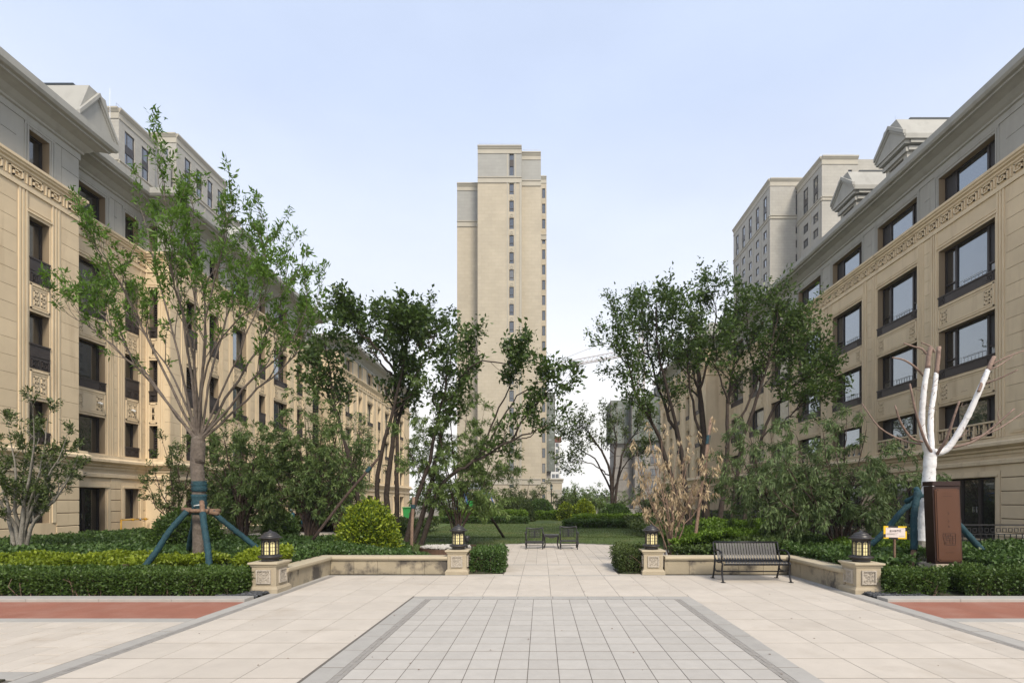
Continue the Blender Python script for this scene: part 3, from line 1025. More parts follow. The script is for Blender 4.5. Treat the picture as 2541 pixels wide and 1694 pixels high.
# ---- right building
RZ = .20
br = thing("apartment_building", "tan stone five storey building along the right side with wide three part windows", "building", (15.8, 25, 0))
G1 = Frame(15.8, 0, (0, 1), (-1, 0))
G2 = Frame(13.9, 0, (0, 1), (-1, 0))
GX = Frame(0, 43.5, (1, 0), (0, -1))
facade(br, G1, 11, 43.5, [(13.9, 14.6, 'dark')] + [(17.9 + 3.72 * k, 17.9 + 3.72 * k + 2.55, 'wide') for k in range(7)], RZ, 0, -1, guard=True, rail=True,
       ground=['high'] + ['door'] * 7, key_range=(11, 43.4))
bk = MB(); bk.box(16.25, 30, 11, 43.5, 0, 15.25); bk.obj("roof", ROOFMAT, br)
dormer(br, Frame(17.0, 0, (0, 1), (-1, 0)), 24.65, 16.3, 1.45, 5.0, 19.6)
dormer(br, Frame(17.0, 0, (0, 1), (-1, 0)), 28.5, 16.3, 1.45, 5.0, 19.6)
rod(br, (17.6, 25.6, 19.8), 1.0)
# ground floor ledge box and small carved keys beside the door
bs = MB()
bs.fbox(G1, 15.4, 17.3, 3.95, 4.35, .03, .06); bs.fbox(G1, 15.5, 17.2, 4.02, 4.28, .06, .075)
bs.obj("carved_panel", STONE_TRIM, br)

br2 = thing("apartment_building", "tan stone block furthest back on the right, its blank end wall behind tall trees", "building", (13.9, 50, 0))
facade(br2, GX, 13.9, 15.8, [], RZ, 1, -1, panels=False)
facade(br2, G2, 43.5, 60, [(45, 46.4, 'wide'), (48.2, 49.4, 'wide'), (51.5, 52.6, 'wide'), (54.5, 55.6, 'wide'), (57.5, 58.6, 'wide')], RZ, 1, 1, panels=False)
bk = MB(); bk.box(14.35, 30, 43.9, 60, 0, 15.3); bk.box(15.0, 18.0, 46, 48, 15.3, 17.6); bk.obj("roof", TRIM_TOPDARK, br2)

# ---- central tower
def tower_windows(b, fr, rows, cols, sz, glass=GLASS_T, w=-.14):
    """each window its own part, its pane a sub-part; alike ones share mesh data"""
    first = None
    for (u, W) in cols:
        for (z, H, kind) in rows:
            f = MB(); t = .07
            for a in ((u, u + t, z, z + H), (u + W - t, u + W, z, z + H), (u + t, u + W - t, z, z + t), (u + t, u + W - t, z + H - t, z + H)): f.fbox(fr, *a, w - .08, w)
            if W > 1.1: f.fbox(fr, u + W * .32 - .03, u + W * .32 + .03, z + t, z + H - t, w - .08, w)
            if kind == 'rail':
                f.fbox(fr, u + t, u + W - t, z + H * .30 - .04, z + H * .30 + .04, w - .08, w + .02)
            if kind == 'tall':
                f.fbox(fr, u + t, u + W - t, z + H * .36, z + H * .60, w - .08, w + .06)
            o = f.obj("window", BRONZE, b)
            fpiece("pane", glass, fr, u + t, u + W - t, z + t, z + H - t, w - .06, w - .05, o)

def rails(b, fr, u0, u1, z, w, h=.9):
    m = MB(); m.fbox(fr, u0, u1, z + h - .04, z + h, w, w + .04); m.fbox(fr, u0, u1, z + h * .5, z + h * .5 + .03, w, w + .03)
    q = u0
    while q <= u1:
        m.fbox(fr, q, q + .05, z, z + h, w, w + .04); q += 2.0
    m.obj("roof_railing", ZINC, b)

tw = thing("tower_block", "slender beige high rise standing alone at the centre, beyond the trees", "building", (-5, 92, 0))
TF = Frame(0, 89.6, (1, 0), (0, -1))
wins = [(1.0 + 3.0 * k, 1.95, 'rail') for k in range(0, 19)]
top = [(58.3, 4.6, 'tall')]
WX0, WW = -5.55, .78
holes = [(WX0, WX0 + WW, z, z + H) for z, H, _ in wins + top]
wb = MB()
wall_cells(wb, TF, -11.06, -3.4, -.3, 57.5, holes, -.3, 0)
wb.box(-11.06, -3.4, 89.9, 101, -.3, 57.5); wb.box(-3.4, -.05, 90.5, 101, -.3, 57.5); wb.box(-15.2, -11.06, 93.0, 104, -.3, 51.8)
wb.obj("wall", TOWER, tw)
wb = MB()
wall_cells(wb, TF, -11.06, -3.4, 57.5, 63.4, holes, -.3, 0)
wb.box(-11.06, -3.4, 89.9, 101, 57.5, 63.4); wb.box(-3.4, -.05, 90.5, 101, 57.5, 62.9); wb.box(-15.2, -11.06, 93.0, 104, 51.8, 59.0)
wb.obj("upper_wall", TOWER_TOPDARK, tw)
R2 = Frame(0, 101.2, (1, 0), (0, -1))
wr = [(1.2 + 3.0 * k, 1.9, '') for k in range(0, 21)]
w2 = MB(); wall_cells(w2, R2, -.05, 1.05, -.3, 65.4, [(.18, .80, z, z + H) for z, H, _ in wr], -.3, 0); w2.box(-.05, 1.05, 101.5, 112, -.3, 65.4); w2.obj("side_wing", TOWER, tw)
tower_windows(tw, TF, wins + top, [(WX0, WW)], None)
tower_windows(tw, R2, wr, [(.18, .62)], None)
for u0, u1, y in ((-11.06, -3.4, 89.6), (-3.4, -.05, 90.5), (-15.2, -11.06, 93.0), (-.05, 1.05, 101.2)):
    fr = Frame(0, y, (1, 0), (0, -1)); zt = {89.6: 63.4, 90.5: 62.9, 93.0: 59.0, 101.2: 65.4}[y]; tr = MB()
    tr.prism(fr, [(-.3, zt - 1.3), (.08, zt - 1.3), (.08, zt - 1.15), (.02, zt - 1.1), (.02, zt - .55), (.10, zt - .5), (.22, zt - .2), (.30, zt - .15), (.30, zt + .05), (-.3, zt + .1)], u0, u1)
    tr.obj("cornice", TOWER_TRIM, tw)
    for z in ((57.0, 4.6) if y < 92 else (51.2, 4.4) if y < 95 else (53.0, 4.4)):
        MB().prism(fr, [(-.02, z), (.12, z), (.12, z + .25), (.05, z + .3), (.05, z + .8), (.16, z + .9), (.16, z + 1.05), (-.02, z + 1.1)], u0, u1).obj("string_course", TOWER_TRIM, tw)
for x in (-5.95, -4.55):
    MB().fbox(TF, x, x + .18, 6, 57, 0, .07).obj("pilaster", TOWER_TRIM, tw); MB().fbox(TF, x, x + .18, 58.1, 62, 0, .07).obj("pilaster", TOWER_TRIM, tw)
MB().fbox(TF, -3.75, -3.4, 6, 57, 0, .10).obj("pilaster", TOWER_TRIM, tw)
for k in range(1, 18):
    z = 3.0 * k + 3.35
    tr = MB(); n = 14; cx = WX0 + WW / 2
    ring = []
    for rr in (.30, .20):
        for w in (0.0, .06):
            ring += [TF.pt(cx + rr * math.cos(2 * math.pi * q / n), z + rr * math.sin(2 * math.pi * q / n) * .9, w) for q in range(n)]
    fs = [(n + q, n + (q + 1) % n, 3 * n + (q + 1) % n, 3 * n + q) for q in range(n)] + [(q, (q + 1) % n, n + (q + 1) % n, n + q) for q in range(n)]
    tr.add(ring, fs)
    tr.obj("roundel", TOWER_TRIM, tw)
rails(tw, TF, -10.9, -3.6, 63.5, -.6, .8); rails(tw, Frame(0, 90.5, (1, 0), (0, -1)), -3.2, -.2, 63.0, -.6, .8)
# gatehouse at the tower's foot
gt = thing("gatehouse", "low beige stone annex with coursed corner at the foot of the central tower", "building", (2.2, 85, 0))
gw = MB().box(.9, 3.45, 85, 92, -.3, 5.0).obj("wall", TOWER, gt)
m = MB(); m.prism(Frame(0, 85, (1, 0), (0, -1)), [(-.1, 4.7), (.06, 4.7), (.1, 5.0), (.28, 5.2), (.28, 5.4), (-.1, 5.45)], .8, 3.65)
m.prism(Frame(3.45, 0, (0, 1), (1, 0)), [(-.1, 4.7), (.06, 4.7), (.1, 5.0), (.28, 5.2), (.28, 5.4), (-.1, 5.43)], 85, 92)
m.prism(Frame(0, 85, (1, 0), (0, -1)), [(-.1, 3.4), (.06, 3.4), (.06, 3.6), (-.1, 3.62)], .9, 3.45); m.obj("cornice", TOWER_TRIM, gt)
for k in range(6):
    fpiece("stone_panel", TOWER_TRIM, Frame(0, 85, (1, 0), (0, -1)), 2.3, 3.5, .1 + .55 * k + .03, .1 + .55 * (k + 1) - .03, 0, .06, gt)
MB().tube([(2.05, 84.9, 0), (2.05, 84.9, 3.4)], .06, 6).obj("drainpipe", TOWER_TRIM, gt)

# ---- high rises behind the side buildings
def high_rise(name, label, loc, front, sidefr, u, ztop, fl, cols_side, cols_front, z_low, step=None, material=TOWER_B):
    """front: (frame,u0,u1) wall facing the camera; sidefr: (frame,u0,u1) wall facing the court"""
    b = thing(name, label, "building", loc)
    rows = []
    z = ztop - 2.2 - 5.6
    rows.append((z + .3, 5.0, 'tall'))
    z -= 1.0
    while z > z_low:
        rows.append((z - 2.6, 1.7, '')); z -= 3.0
    for (fr, u0, u1, cols) in ((sidefr[0], sidefr[1], sidefr[2], cols_side), (front[0], front[1], front[2], cols_front)):
        holes = [(c, c + w, zz, zz + H) for c, w in cols for zz, H, _ in rows]
        wb = MB(); wall_cells(wb, fr, u0 + (.302 if fr.u[0] == 0 else 0), u1, 0, ztop - .2, holes, -.3, 0); wb.obj("wall", material, b)
        tower_windows(b, fr, rows, cols, None)
        tr = MB()
        tr.prism(fr, [(-.3, ztop - 1.5), (.10, ztop - 1.5), (.10, ztop - 1.3), (.03, ztop - 1.25), (.03, ztop - .6), (.12, ztop - .5), (.3, ztop - .2), (.36, ztop - .15), (.36, ztop + .1), (-.3, ztop + .15)], u0, u1)
        tr.obj("cornice", TOWER_TRIM, b)
        zb = ztop - 2.2 - 5.6 - .55
        tr = MB(); tr.prism(fr, [(-.02, zb), (.16, zb), (.16, zb + .25), (.06, zb + .3), (.06, zb + .55), (.2, zb + .6), (.2, zb + .75), (-.02, zb + .8)], u0, u1)
        if len(cols) > 1:
            e = [u0] + [x for c, w in cols for x in (c, c + w)] + [u1]
            for i in range(0, len(e), 2):
                mid = (e[i] + e[i + 1]) / 2
                MB().fbox(fr, mid - .15, mid + .15, 10, zb - .05, 0, .08).obj("pilaster", TOWER_TRIM, b)
        tr.obj("string_course", TOWER_TRIM, b)
    return b

hr = high_rise("tower_block", "grey beige high rise with five window columns, left of the two beyond the right building", (50, 108, 0),
          (Frame(0, 108, (1, 0), (0, -1)), 48, 56, [(54.0, .9)]),
          (Frame(48, 0, (0, 1), (-1, 0)), 108, 128.5), None, 69.2, 20, [(109.6 + 3.9 * k, 1.7) for k in range(5)], None and [] or [(53.4, .9)], 28)
MB().box(48.31, 70, 108.31, 128.5, 0, 68.9).obj("core", TOWER_B, hr)
hr = high_rise("tower_block", "grey beige high rise with roof railing, partly hidden by the dormers of the right building", (56, 98, 0),
          (Frame(0, 98.3, (1, 0), (0, -1)), 53.6, 60.5, [(58.6, .75)]),
          (Frame(53.6, 0, (0, 1), (-1, 0)), 98.3, 107.9), None, 67.4, 20, [(99.6, 1.9), (103.4, 1.9)], [(58.6, .75)], 26)
m = MB(); m.box(53.91, 70, 98.61, 107.9, 0, 67.1); m.box(60.5, 68, 98.9, 107, 0, 66.6); m.obj("core", TOWER_B, hr)
rails(hr, Frame(0, 98.3, (1, 0), (0, -1)), 53.8, 60.3, 67.5, -.8); rails(hr, Frame(0, 98.9, (1, 0), (0, -1)), 60.6, 67.8, 66.7, -.6)
hl = high_rise("tower_block", "grey beige high rise nearest the left edge, above the left building's dormer", (-64, 77, 0),
          (Frame(0, 76.8, (1, 0), (0, -1)), -70, -63, [(-67, .9)]),
          (Frame(-63, 0, (0, 1), (1, 0)), 76.8, 84.0), None, 60.2, 20, [(77.9, 1.9), (81.2, 1.5)], [(-67, .9)], 24)
MB().box(-75, -63.31, 77.11, 88, 0, 59.9).obj("core", TOWER_B, hl)
rails(hl, Frame(-63, 0, (0, 1), (1, 0)), 77, 83.8, 60.3, -.6)
hl = high_rise("tower_block", "tallest grey beige high rise behind the crown of the staked ash tree", (-64, 90, 0),
          (Frame(0, 88.9, (1, 0), (0, -1)), -68, -63, [(-65.6, 1.2)]),
          (Frame(-63, 0, (0, 1), (1, 0)), 88.9, 103.0), None, 65.0, 20, [(91 + 3.1 * k, 1.6) for k in range(4)], [(-65.6, 1.2)], 24)
MB().box(-78, -63.31, 89.21, 103, 0, 64.7).obj("core", TOWER_B, hl)
hl = high_rise("tower_block", "lower grey beige high rise stepping down behind the left building's roof", (-64, 104, 0),
          (Frame(0, 103.2, (1, 0), (0, -1)), -68, -63, [(-65.6, 1.2)]),
          (Frame(-63, 0, (0, 1), (1, 0)), 103.2, 107.5), None, 59.5, 20, [(104.6, 1.6)], [(-65.6, 1.2)], 24)
MB().box(-78, -63.31, 103.51, 107.5, 0, 59.2).obj("core", TOWER_B, hl)

# ---- far white tower, tower under construction, crane
fw = thing("tower_block", "small distant white high rise right of the central tower's foot", "building", (6, 250, 0))
WHT = mat("pale_render", (.62, .62, .60), .8, var=.08, scale=.2)
FWF = Frame(0, 250, (1, 0), (0, -1))
rows = [(1.0 + 3.0 * k, 1.9, '') for k in range(10)]
wb = MB(); wall_cells(wb, FWF, 3.7, 9.3, 0, 31, [(u, u + 1.5, z, z + H) for u in (5.2, 7.0) for z, H, _ in rows], -.3, 0); wb.box(3.7, 9.3, 250.3, 262, 0, 31); wb.box(5, 8.2, 251, 256, 31, 32.4)
wb.obj("wall", WHT, fw)
tower_windows(fw, FWF, rows, [(5.2, 1.5), (7.0, 1.5)], None)

NET = mat("green_netting", (.19, .215, .195), .9, var=.35, scale=.5)
CONC = mat("raw_concrete", (.26, .245, .225), .9, var=.3, scale=.4)
def construction(label, blocks, loc):
    b = thing("unfinished_building", label, "building", loc)
    for (x0, x1, y0, y1, zt, nz) in blocks:
        cm = MB(); cm.box(x0, x1, y0, y1, 0, zt - nz); cm.box(x0 + .6, x1 - .6, y0 + .6, y1 - .6, zt - nz, zt - 1.2)
        z = zt - nz - 24
        while z < zt - 1:
            if z > 0: cm.box(x0 - .15, x1 + .15, y0 - .15, y1 + .15, z, z + .25)
            z += 3.0
        cm.obj("wall", CONC, b)
        nt = MB()
        z = zt - nz - 6
        while z < zt - .9:
            nt.box(x0 - .9, x1 + .9, y0 - .9, y0 - .84, z, z + 1.75); nt.box(x0 - .9, x0 - .84, y0 - .8, y1, z, z + 1.75)
            z += 1.8
        nt.obj("safety_net", NET, b)
        sc = MB(); x = x0 - .9
        while x <= x1 + .9:
            sc.box(x - .05, x + .05, y0 - 1.0, y0 - .92, zt - nz - 6, zt + RNG.uniform(-.4, 1.6)); x += 1.5
        y = y0
        while y <= y1:
            sc.box(x0 - 1.0, x0 - .92, y - .05, y + .05, zt - nz - 6, zt + RNG.uniform(-.4, 1.6)); y += 1.5
        sc.obj("scaffold", mat("scaffold_steel", (.16, .13, .11), .6), b)
        hs = []
    return b
uc = construction("unfinished grey high rise wrapped in green netting, behind the tall trees on the right", [(18.4, 23.0, 130, 138, 26.2, 4), (23.1, 30, 127, 138, 27.6, 5), (31, 46, 124, 138, 31.5, 8)], (25, 130, 0))
uf = Frame(0, 127, (1, 0), (0, -1))
tower_windows(uc, uf, [(2 + 3.0 * k, 1.7, '') for k in range(5)], [(24, 1.6), (27, 1.6)], None, w=.12)
uc2 = construction("strip of a green netted unfinished building behind the right edge of the central tower", [(-2, 2.2, 118, 124, 26.5, 12)], (0, 118, 0))
MB().box(2.4, 4.6, 117.5, 119, 15.2, 16.4).obj("loading_platform", mat("rust_red_steel", (.16, .06, .045), .7), uc2)

cr = thing("tower_crane", "pale lattice tower crane with long jib behind the trees right of the central tower", "crane", (27.5, 142, 0))
CRM = mat("crane_paint", (.46, .40, .36), .6)
def lattice(name, p, q, w, n, tri=False):
    p, q = Vector(p), Vector(q); d = (q - p).normalized()
    s = d.cross(Vector((0, 0, 1)));  s = Vector((1, 0, 0)) if s.length < .01 else s.normalized()
    u = s.cross(d).normalized()
    offs = [s * w / 2 - u * w / 2, -s * w / 2 - u * w / 2, u * w / 2] if tri else [s * w / 2 + u * w / 2, s * w / 2 - u * w / 2, -s * w / 2 - u * w / 2, -s * w / 2 + u * w / 2]
    m = MB(); k = len(offs)
    for o in offs: m.tube([p + o, q + o], .11, 4)
    for i in range(n):
        a, b_ = p + (q - p) * i / n, p + (q - p) * (i + 1) / n
        for j in range(k): m.tube([a + offs[j], b_ + offs[(j + 1) % k]], .055, 4, False)
    return m.obj(name, CRM, cr)
lattice("mast", (27.5, 142, 0), (27.5, 142, 43), 1.7, 26)
lattice("jib", (27.5, 142, 43.4), (-16, 174, 43.4), 1.5, 36, True)
lattice("counter_jib", (27.5, 142, 43.4), (40, 133, 43.4), 1.4, 8, True)
lattice("tower_head", (27.5, 142, 43.4), (27.5, 142, 49.5), 1.0, 5)
m = MB(); m.tube([(27.5, 142, 49.4), (2, 160.8, 44.2)], .05, 4); m.tube([(27.5, 142, 49.4), (38, 134.4, 44.0)], .05, 4); m.obj("tie_rod", CRM, cr)
MB().box(26.0, 27.4, 140.6, 142, 41.2, 43.0).obj("cab", mat("crane_cab", (.3, .27, .24), .5), cr)
MB().box(37.5, 39.5, 132.9, 134.6, 42, 43.6).obj("counterweight", CONC, cr)
# ================================================================ PLANTS
def unit(a):
    return a / np.maximum(np.linalg.norm(a, axis=-1, keepdims=True), 1e-9)

def leaf_object(name, m, P, D, L, W, parent=None, tint=None, up=0.6, fold=.18, kind=None, N=None):
    """many small folded leaf blades as one mesh"""
    n = len(P)
    P = np.asarray(P, np.float32); D = unit(np.asarray(D, np.float32))
    L = np.broadcast_to(np.asarray(L, np.float32), (n,))[:, None]; W = np.broadcast_to(np.asarray(W, np.float32), (n,))[:, None]
    if N is None:
        N = RNG.normal(size=(n, 3)) + np.array([0, 0, up * 2])
    s = unit(np.cross(D, N)); nn = unit(np.cross(s, D))
    mid = P + D * L * .45
    V = np.stack([P, mid + s * W * .5 + nn * W * fold, P + D * L - nn * L * .06, mid - s * W * .5 + nn * W * fold], 1).reshape(-1, 3)
    V = V - np.asarray(offset(parent), np.float32)
    me = bpy.data.meshes.new(name)
    me.vertices.add(4 * n); me.loops.add(4 * n); me.polygons.add(n)
    me.vertices.foreach_set("co", V.astype(np.float32).ravel())
    me.loops.foreach_set("vertex_index", np.arange(4 * n, dtype=np.int32))
    me.polygons.foreach_set("loop_start", np.arange(0, 4 * n, 4, dtype=np.int32))
    at = me.attributes.new("tint", 'FLOAT', 'POINT')
    if tint is None: tint = RNG.beta(2, 2.4, n)
    at.data.foreach_set("value", np.repeat(np.clip(tint, 0, 1).astype(np.float32), 4))
    me.update(calc_edges=True)
    me.materials.append(m)
    o = bpy.data.objects.new(name, me)
    C.objects.link(o)
    if parent: o.parent = parent
    if kind: o['kind'] = kind
    return o

def wob(x, y, z, f=1.0, s=0.0):
    """cheap smooth variation in -1..1"""
    return (np.sin(1.7 * f * x + 1.3 * f * z + s) + np.sin(2.9 * f * y - 1.1 * f * z + 2 * s) + np.sin(2.3 * f * z + 1.9 * f * x - 1.5 * f * y + 3 * s) + .6 * np.sin(5.3 * f * x + 4.1 * f * y + s)) / 3.6

def bez(pts, n):
    """smooth curve through points (Catmull-Rom)"""
    p = [np.array(q, float) for q in pts]
    p = [2 * p[0] - p[1]] + p + [2 * p[-1] - p[-2]]
    out = []
    segs = len(p) - 3
    for i in range(n + 1):
        t = i / n * segs; k = min(int(t), segs - 1); t -= k
        a, b, c, d = p[k:k + 4]
        out.append(.5 * ((2 * b) + (c - a) * t + (2 * a - 5 * b + 4 * c - d) * t * t + (3 * b - a - 3 * c + d) * t ** 3))
    return np.array(out)

class Tree:
    def __init__(s, name, label, cat, base, group=None):
        s.o = thing(name, label, cat, base, group)
        s.base = np.array(base, float)
        s.wood, s.P, s.D = MB(), [], []
        s.twigs = []
    def limb(s, pts, r0, r1, n=10, sides=7, wig=.0, cap=False):
        c = bez(pts, n)
        if wig: c[1:-1] += RNG.normal(size=(n - 1, 3)) * wig
        rad = r0 + (r1 - r0) * np.linspace(0, 1, n + 1) ** .8
        s.wood.tube(c, list(rad), sides, cap)
        return c, rad
    def shoots(s, c, rad, n, length, t0=.35, ang=.7, trop=.35, lev=0, sub=4, jit=.25, droop=0.0, sides=4, rmin=.004, tip=True):
        """side shoots along a limb; lev>0 lets them fork again; the last level is remembered to carry leaves"""
        m = len(c) - 1
        for i in range(n):
            last = tip and i == n - 1
            t = 1.0 if last else t0 + (1 - t0) * ((i + RNG.uniform(0, 1)) / n)
            k = min(int(t * m), m - 1); f = t * m - k
            p = c[k] * (1 - f) + c[k + 1] * f
            tan = unit(c[k + 1] - c[k])
            r = RNG.normal(size=3); r -= tan * (r @ tan); r = unit(r)
            a = 0.15 if last else ang * RNG.uniform(.6, 1.3)
            d = unit(tan * math.cos(a) + r * math.sin(a) + np.array([0, 0, trop]))
            L = length * RNG.uniform(.55, 1.25) * (1 - .35 * (t - t0) / (1 - t0 + 1e-6))
            q = [p]; steps = 4
            for j in range(steps):
                d = unit(d + RNG.normal(size=3) * jit * .5 + np.array([0, 0, trop * .25 - droop * (j + 1) * .35]))
                q.append(q[-1] + d * L / steps)
            q = np.array(q)
            r0 = max(rmin, float(np.interp(t, np.linspace(0, 1, len(rad)), rad)) * .55)
            s.wood.tube(q, list(np.linspace(r0, max(rmin * .6, r0 * .35), len(q))), sides, False)
            if lev > 0:
                s.shoots(q, np.linspace(r0, r0 * .35, len(q)), sub, length * .52, .25, ang, trop, lev - 1, sub, jit, droop, 3, rmin)
            else:
                s.twigs.append(q)
    def leafs(s, m, per, L, W, spread=.9, droop=0.0, tint=None, t0=.15, up=.6, off=.02, lv=.25, third=0):
        if not s.twigs: return
        T = np.array(s.twigs)
        n = len(T) * per
        idx = np.repeat(np.arange(len(T)), per)
        t = (t0 + (1 - t0) * RNG.uniform(0, 1, n) ** .8) * (T.shape[1] - 1)
        k = np.minimum(t.astype(int), T.shape[1] - 2); f = (t - k)[:, None]
        P = T[idx, k] * (1 - f) + T[idx, k + 1] * f + RNG.normal(size=(n, 3)) * off
        tan = unit(T[idx, k + 1] - T[idx, k])
        D = tan * .55 + RNG.normal(size=(n, 3)) * spread * .6 + np.array([0, 0, -droop])
        ln = L * RNG.uniform(1 - lv * 1.6, 1 + lv, n)
        tt = RNG.beta(2, 2.4, n) * .75 + .25 * RNG.uniform(0, 1, len(T))[idx]
        s.crown = leaf_object("crown", m, P, D, ln, ln * W / L, s.o, tt, up)
        return s.crown
    def done(s, m, smooth=True, name="trunk"):
        s.trunk = s.wood.obj(name, m, s.o, smooth)
        return s

def bark(name, c, c2, sc=9, bump=.9, bs=30):
    return mat(name, c, .9, scale=sc, col2=c2, bump=bump, bscale=bs)

BARK_ASH = bark("ash_bark", (.155, .128, .105), (.08, .064, .052))
BARK_GREY = bark("grey_bark", (.30, .28, .24), (.17, .155, .13))
BARK_DARK = bark("dark_bark", (.060, .044, .034), (.030, .022, .018))
BARK_RED = bark("reddish_bark", (.085, .055, .042), (.04, .028, .022))
BARK_PALE = bark("peeled_bark", (.27, .185, .135), (.17, .11, .08))
WHITEW = mat("white_wrap", (.74, .74, .74), .85, var=.10, scale=5, bump=.8, bscale=14, stain=((.50, .485, .46), 2.2, .55, .8, 3))
TEAL = mat("teal_wrap", (.014, .056, .072), .75, var=.4, scale=8, bump=1.0, bscale=30)
POLE = bark("pole_wood", (.23, .145, .095), (.12, .075, .05))

LF_ASH = leaf_mat("ash_leaf", (.046, .108, .013), (.160, .275, .038), .38)
LF_BROAD = leaf_mat("broad_leaf", (.030, .058, .013), (.105, .165, .036), .34, .42)
LF_OAK = leaf_mat("glossy_leaf", (.034, .068, .015), (.120, .185, .042), .36, .4)
LF_PEACH = leaf_mat("peach_leaf", (.062, .108, .028), (.205, .280, .090), .4)
LF_WILLOW = leaf_mat("grey_willow_leaf", (.068, .108, .036), (.20, .275, .105), .4)
LF_LIGHT = leaf_mat("light_willow_leaf", (.09, .15, .036), (.25, .34, .11), .42)
LF_SHRUB = leaf_mat("shrub_leaf", (.040, .066, .018), (.125, .165, .045), .3)
LF_DEAD = leaf_mat("dry_leaf", (.30, .215, .125), (.62, .50, .32), .3, .7)
LF_BOX = leaf_mat("boxwood_leaf", (.026, .058, .011), (.100, .160, .030), .22, .45, third=(.20, .25, .05))
LF_COVER = leaf_mat("cover_leaf", (.028, .064, .015), (.105, .175, .040), .22, .45)
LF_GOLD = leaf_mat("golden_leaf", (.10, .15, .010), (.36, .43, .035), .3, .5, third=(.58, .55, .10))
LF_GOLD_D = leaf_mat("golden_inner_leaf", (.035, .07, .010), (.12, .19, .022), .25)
LF_LIME = leaf_mat("lime_leaf", (.055, .12, .014), (.20, .31, .035), .3, third=(.34, .40, .07))
LF_MID = leaf_mat("mid_green_leaf", (.035, .065, .016), (.11, .16, .04), .28)
CORE_DARK = mat("added_shrub_core", (.022, .026, .012), .95, var=.3, scale=6)

def zg(x, y): return float(gh(x, y))

# ---- the big staked ash on the left
Y0 = 10.7
bx, by, _ = site(457, 1310, Y0)
T = Tree("ash_tree", "tall upswept ash tree with teal wrapped trunk, staked in the left bed", "tree", (bx, by, zg(bx, by)))
fork = np.array(site(455, 1012, Y0))
T.limb([(bx, by, zg(bx, by) - .1), site(458, 1250, Y0), site(457, 1140, Y0), site(452, 1060, Y0), tuple(fork + [0, 0, .05])], .128, .125, 16, 12)
T.wood.tube(bez([fork - [0, 0, .45], fork - [0, 0, .2], fork, fork + [0, 0, .12]], 9), [.123, .125, .127, .129, .131, .132, .125, .11, .08, .03], 12)
limbs = [([(445, 1000), (330, 860), (232, 770), (158, 722)], -.5), ([(446, 1000), (320, 840), (236, 695), (185, 612)], .7), ([(447, 998), (350, 800), (270, 610), (222, 480)], -.9),
         ([(450, 1000), (400, 780), (345, 530), (322, 390)], 1.0), ([(452, 1000), (425, 760), (392, 500), (368, 300)], -.3), ([(455, 998), (445, 740), (450, 540), (440, 370)], .5),
         ([(458, 1000), (470, 760), (500, 570), (518, 440)], -.8), ([(461, 1000), (500, 800), (550, 620), (586, 480)], .6), ([(463, 1003), (540, 830), (598, 650), (614, 460)], -.2),
         ([(465, 1004), (560, 850), (635, 690), (662, 520)], .9), ([(466, 1006), (570, 880), (658, 770), (702, 625)], -.7), ([(466, 1008), (580, 905), (680, 805), (728, 700)], .3),
         ([(450, 995), (390, 850), (300, 700), (250, 575)], 1.5), ([(458, 990), (480, 820), (560, 690), (640, 590)], -1.6), ([(455, 990), (440, 800), (400, 620), (395, 480)], -1.7),
         ([(456, 990), (470, 800), (480, 600), (560, 520)], 1.8)]
for pts, dep in limbs:
    if pts[-1][1] < 650: pts = pts[:-2] + [(pts[-2][0], pts[-2][1] + 30), (pts[-1][0], pts[-1][1] + 88)]
    q = [site(x, y, Y0 + dep * (i / 3) ** 1.2 * 1.15) for i, (x, y) in enumerate(pts)]
    q = [site(456 + (pts[0][0] - 456) * .4, 1042, Y0)] + q
    c, r = T.limb(q, RNG.uniform(.034, .045), .006, 15, 6, .015)
    T.shoots(c, r, 8, 1.0, .5, .45, .5, 1, 4, .3)
    T.shoots(c, r, 4, .5, .45, .8, .35, 0, 3, .3)
T.leafs(LF_ASH, 23, .12, .035, .9, .05, off=.035, t0=.45)
T.done(BARK_ASH)
ash = T
wr = MB()
for (y1, y2) in ((1128, 1104), (1180, 1134)):
    a, b_ = np.array(site(458, y1, Y0)), np.array(site(457, y2, Y0)); n = 7
    pts = [a + (b_ - a) * i / n for i in range(n + 1)]
    wr.tube(pts, [.14 + .010 * math.sin(i * 2.2) for i in range(n + 1)], 14)
    w2 = MB(); w2.tube(pts, [.142 + .012 * math.sin(i * 2.3 + y1) for i in range(n + 1)], 14); w2.obj("wrap", TEAL, T.o, True)

def stake(sup, p, q, r, wrap=(0.0, .8), name="pole"):
    p, q = np.array(p, float), np.array(q, float)
    n = 10
    pts = bez([p, p * .67 + q * .33 + RNG.normal(size=3) * .015, p * .33 + q * .67 + RNG.normal(size=3) * .015, q], n)
    o = MB().tube(pts, [r * RNG.uniform(.93, 1.07) for _ in pts], 9).obj(name, POLE, sup, True)
    a, b_ = wrap
    m = 22
    w = [p + (q - p) * (a + (b_ - a) * i / m) for i in range(m + 1)]
    w = [np.array([np.interp(np.linspace(0, 1, n + 1) @ np.eye(n + 1)[0] + (a + (b_ - a) * i / m), np.linspace(0, 1, n + 1), pts[:, k]) for k in range(3)]) for i in range(m + 1)]
    MB().tube(w, [r * (1.22 + .10 * (i % 2) + .05 * math.sin(i * 1.7)) for i in range(m + 1)], 9).obj("wrap", TEAL, o, True)
    return o

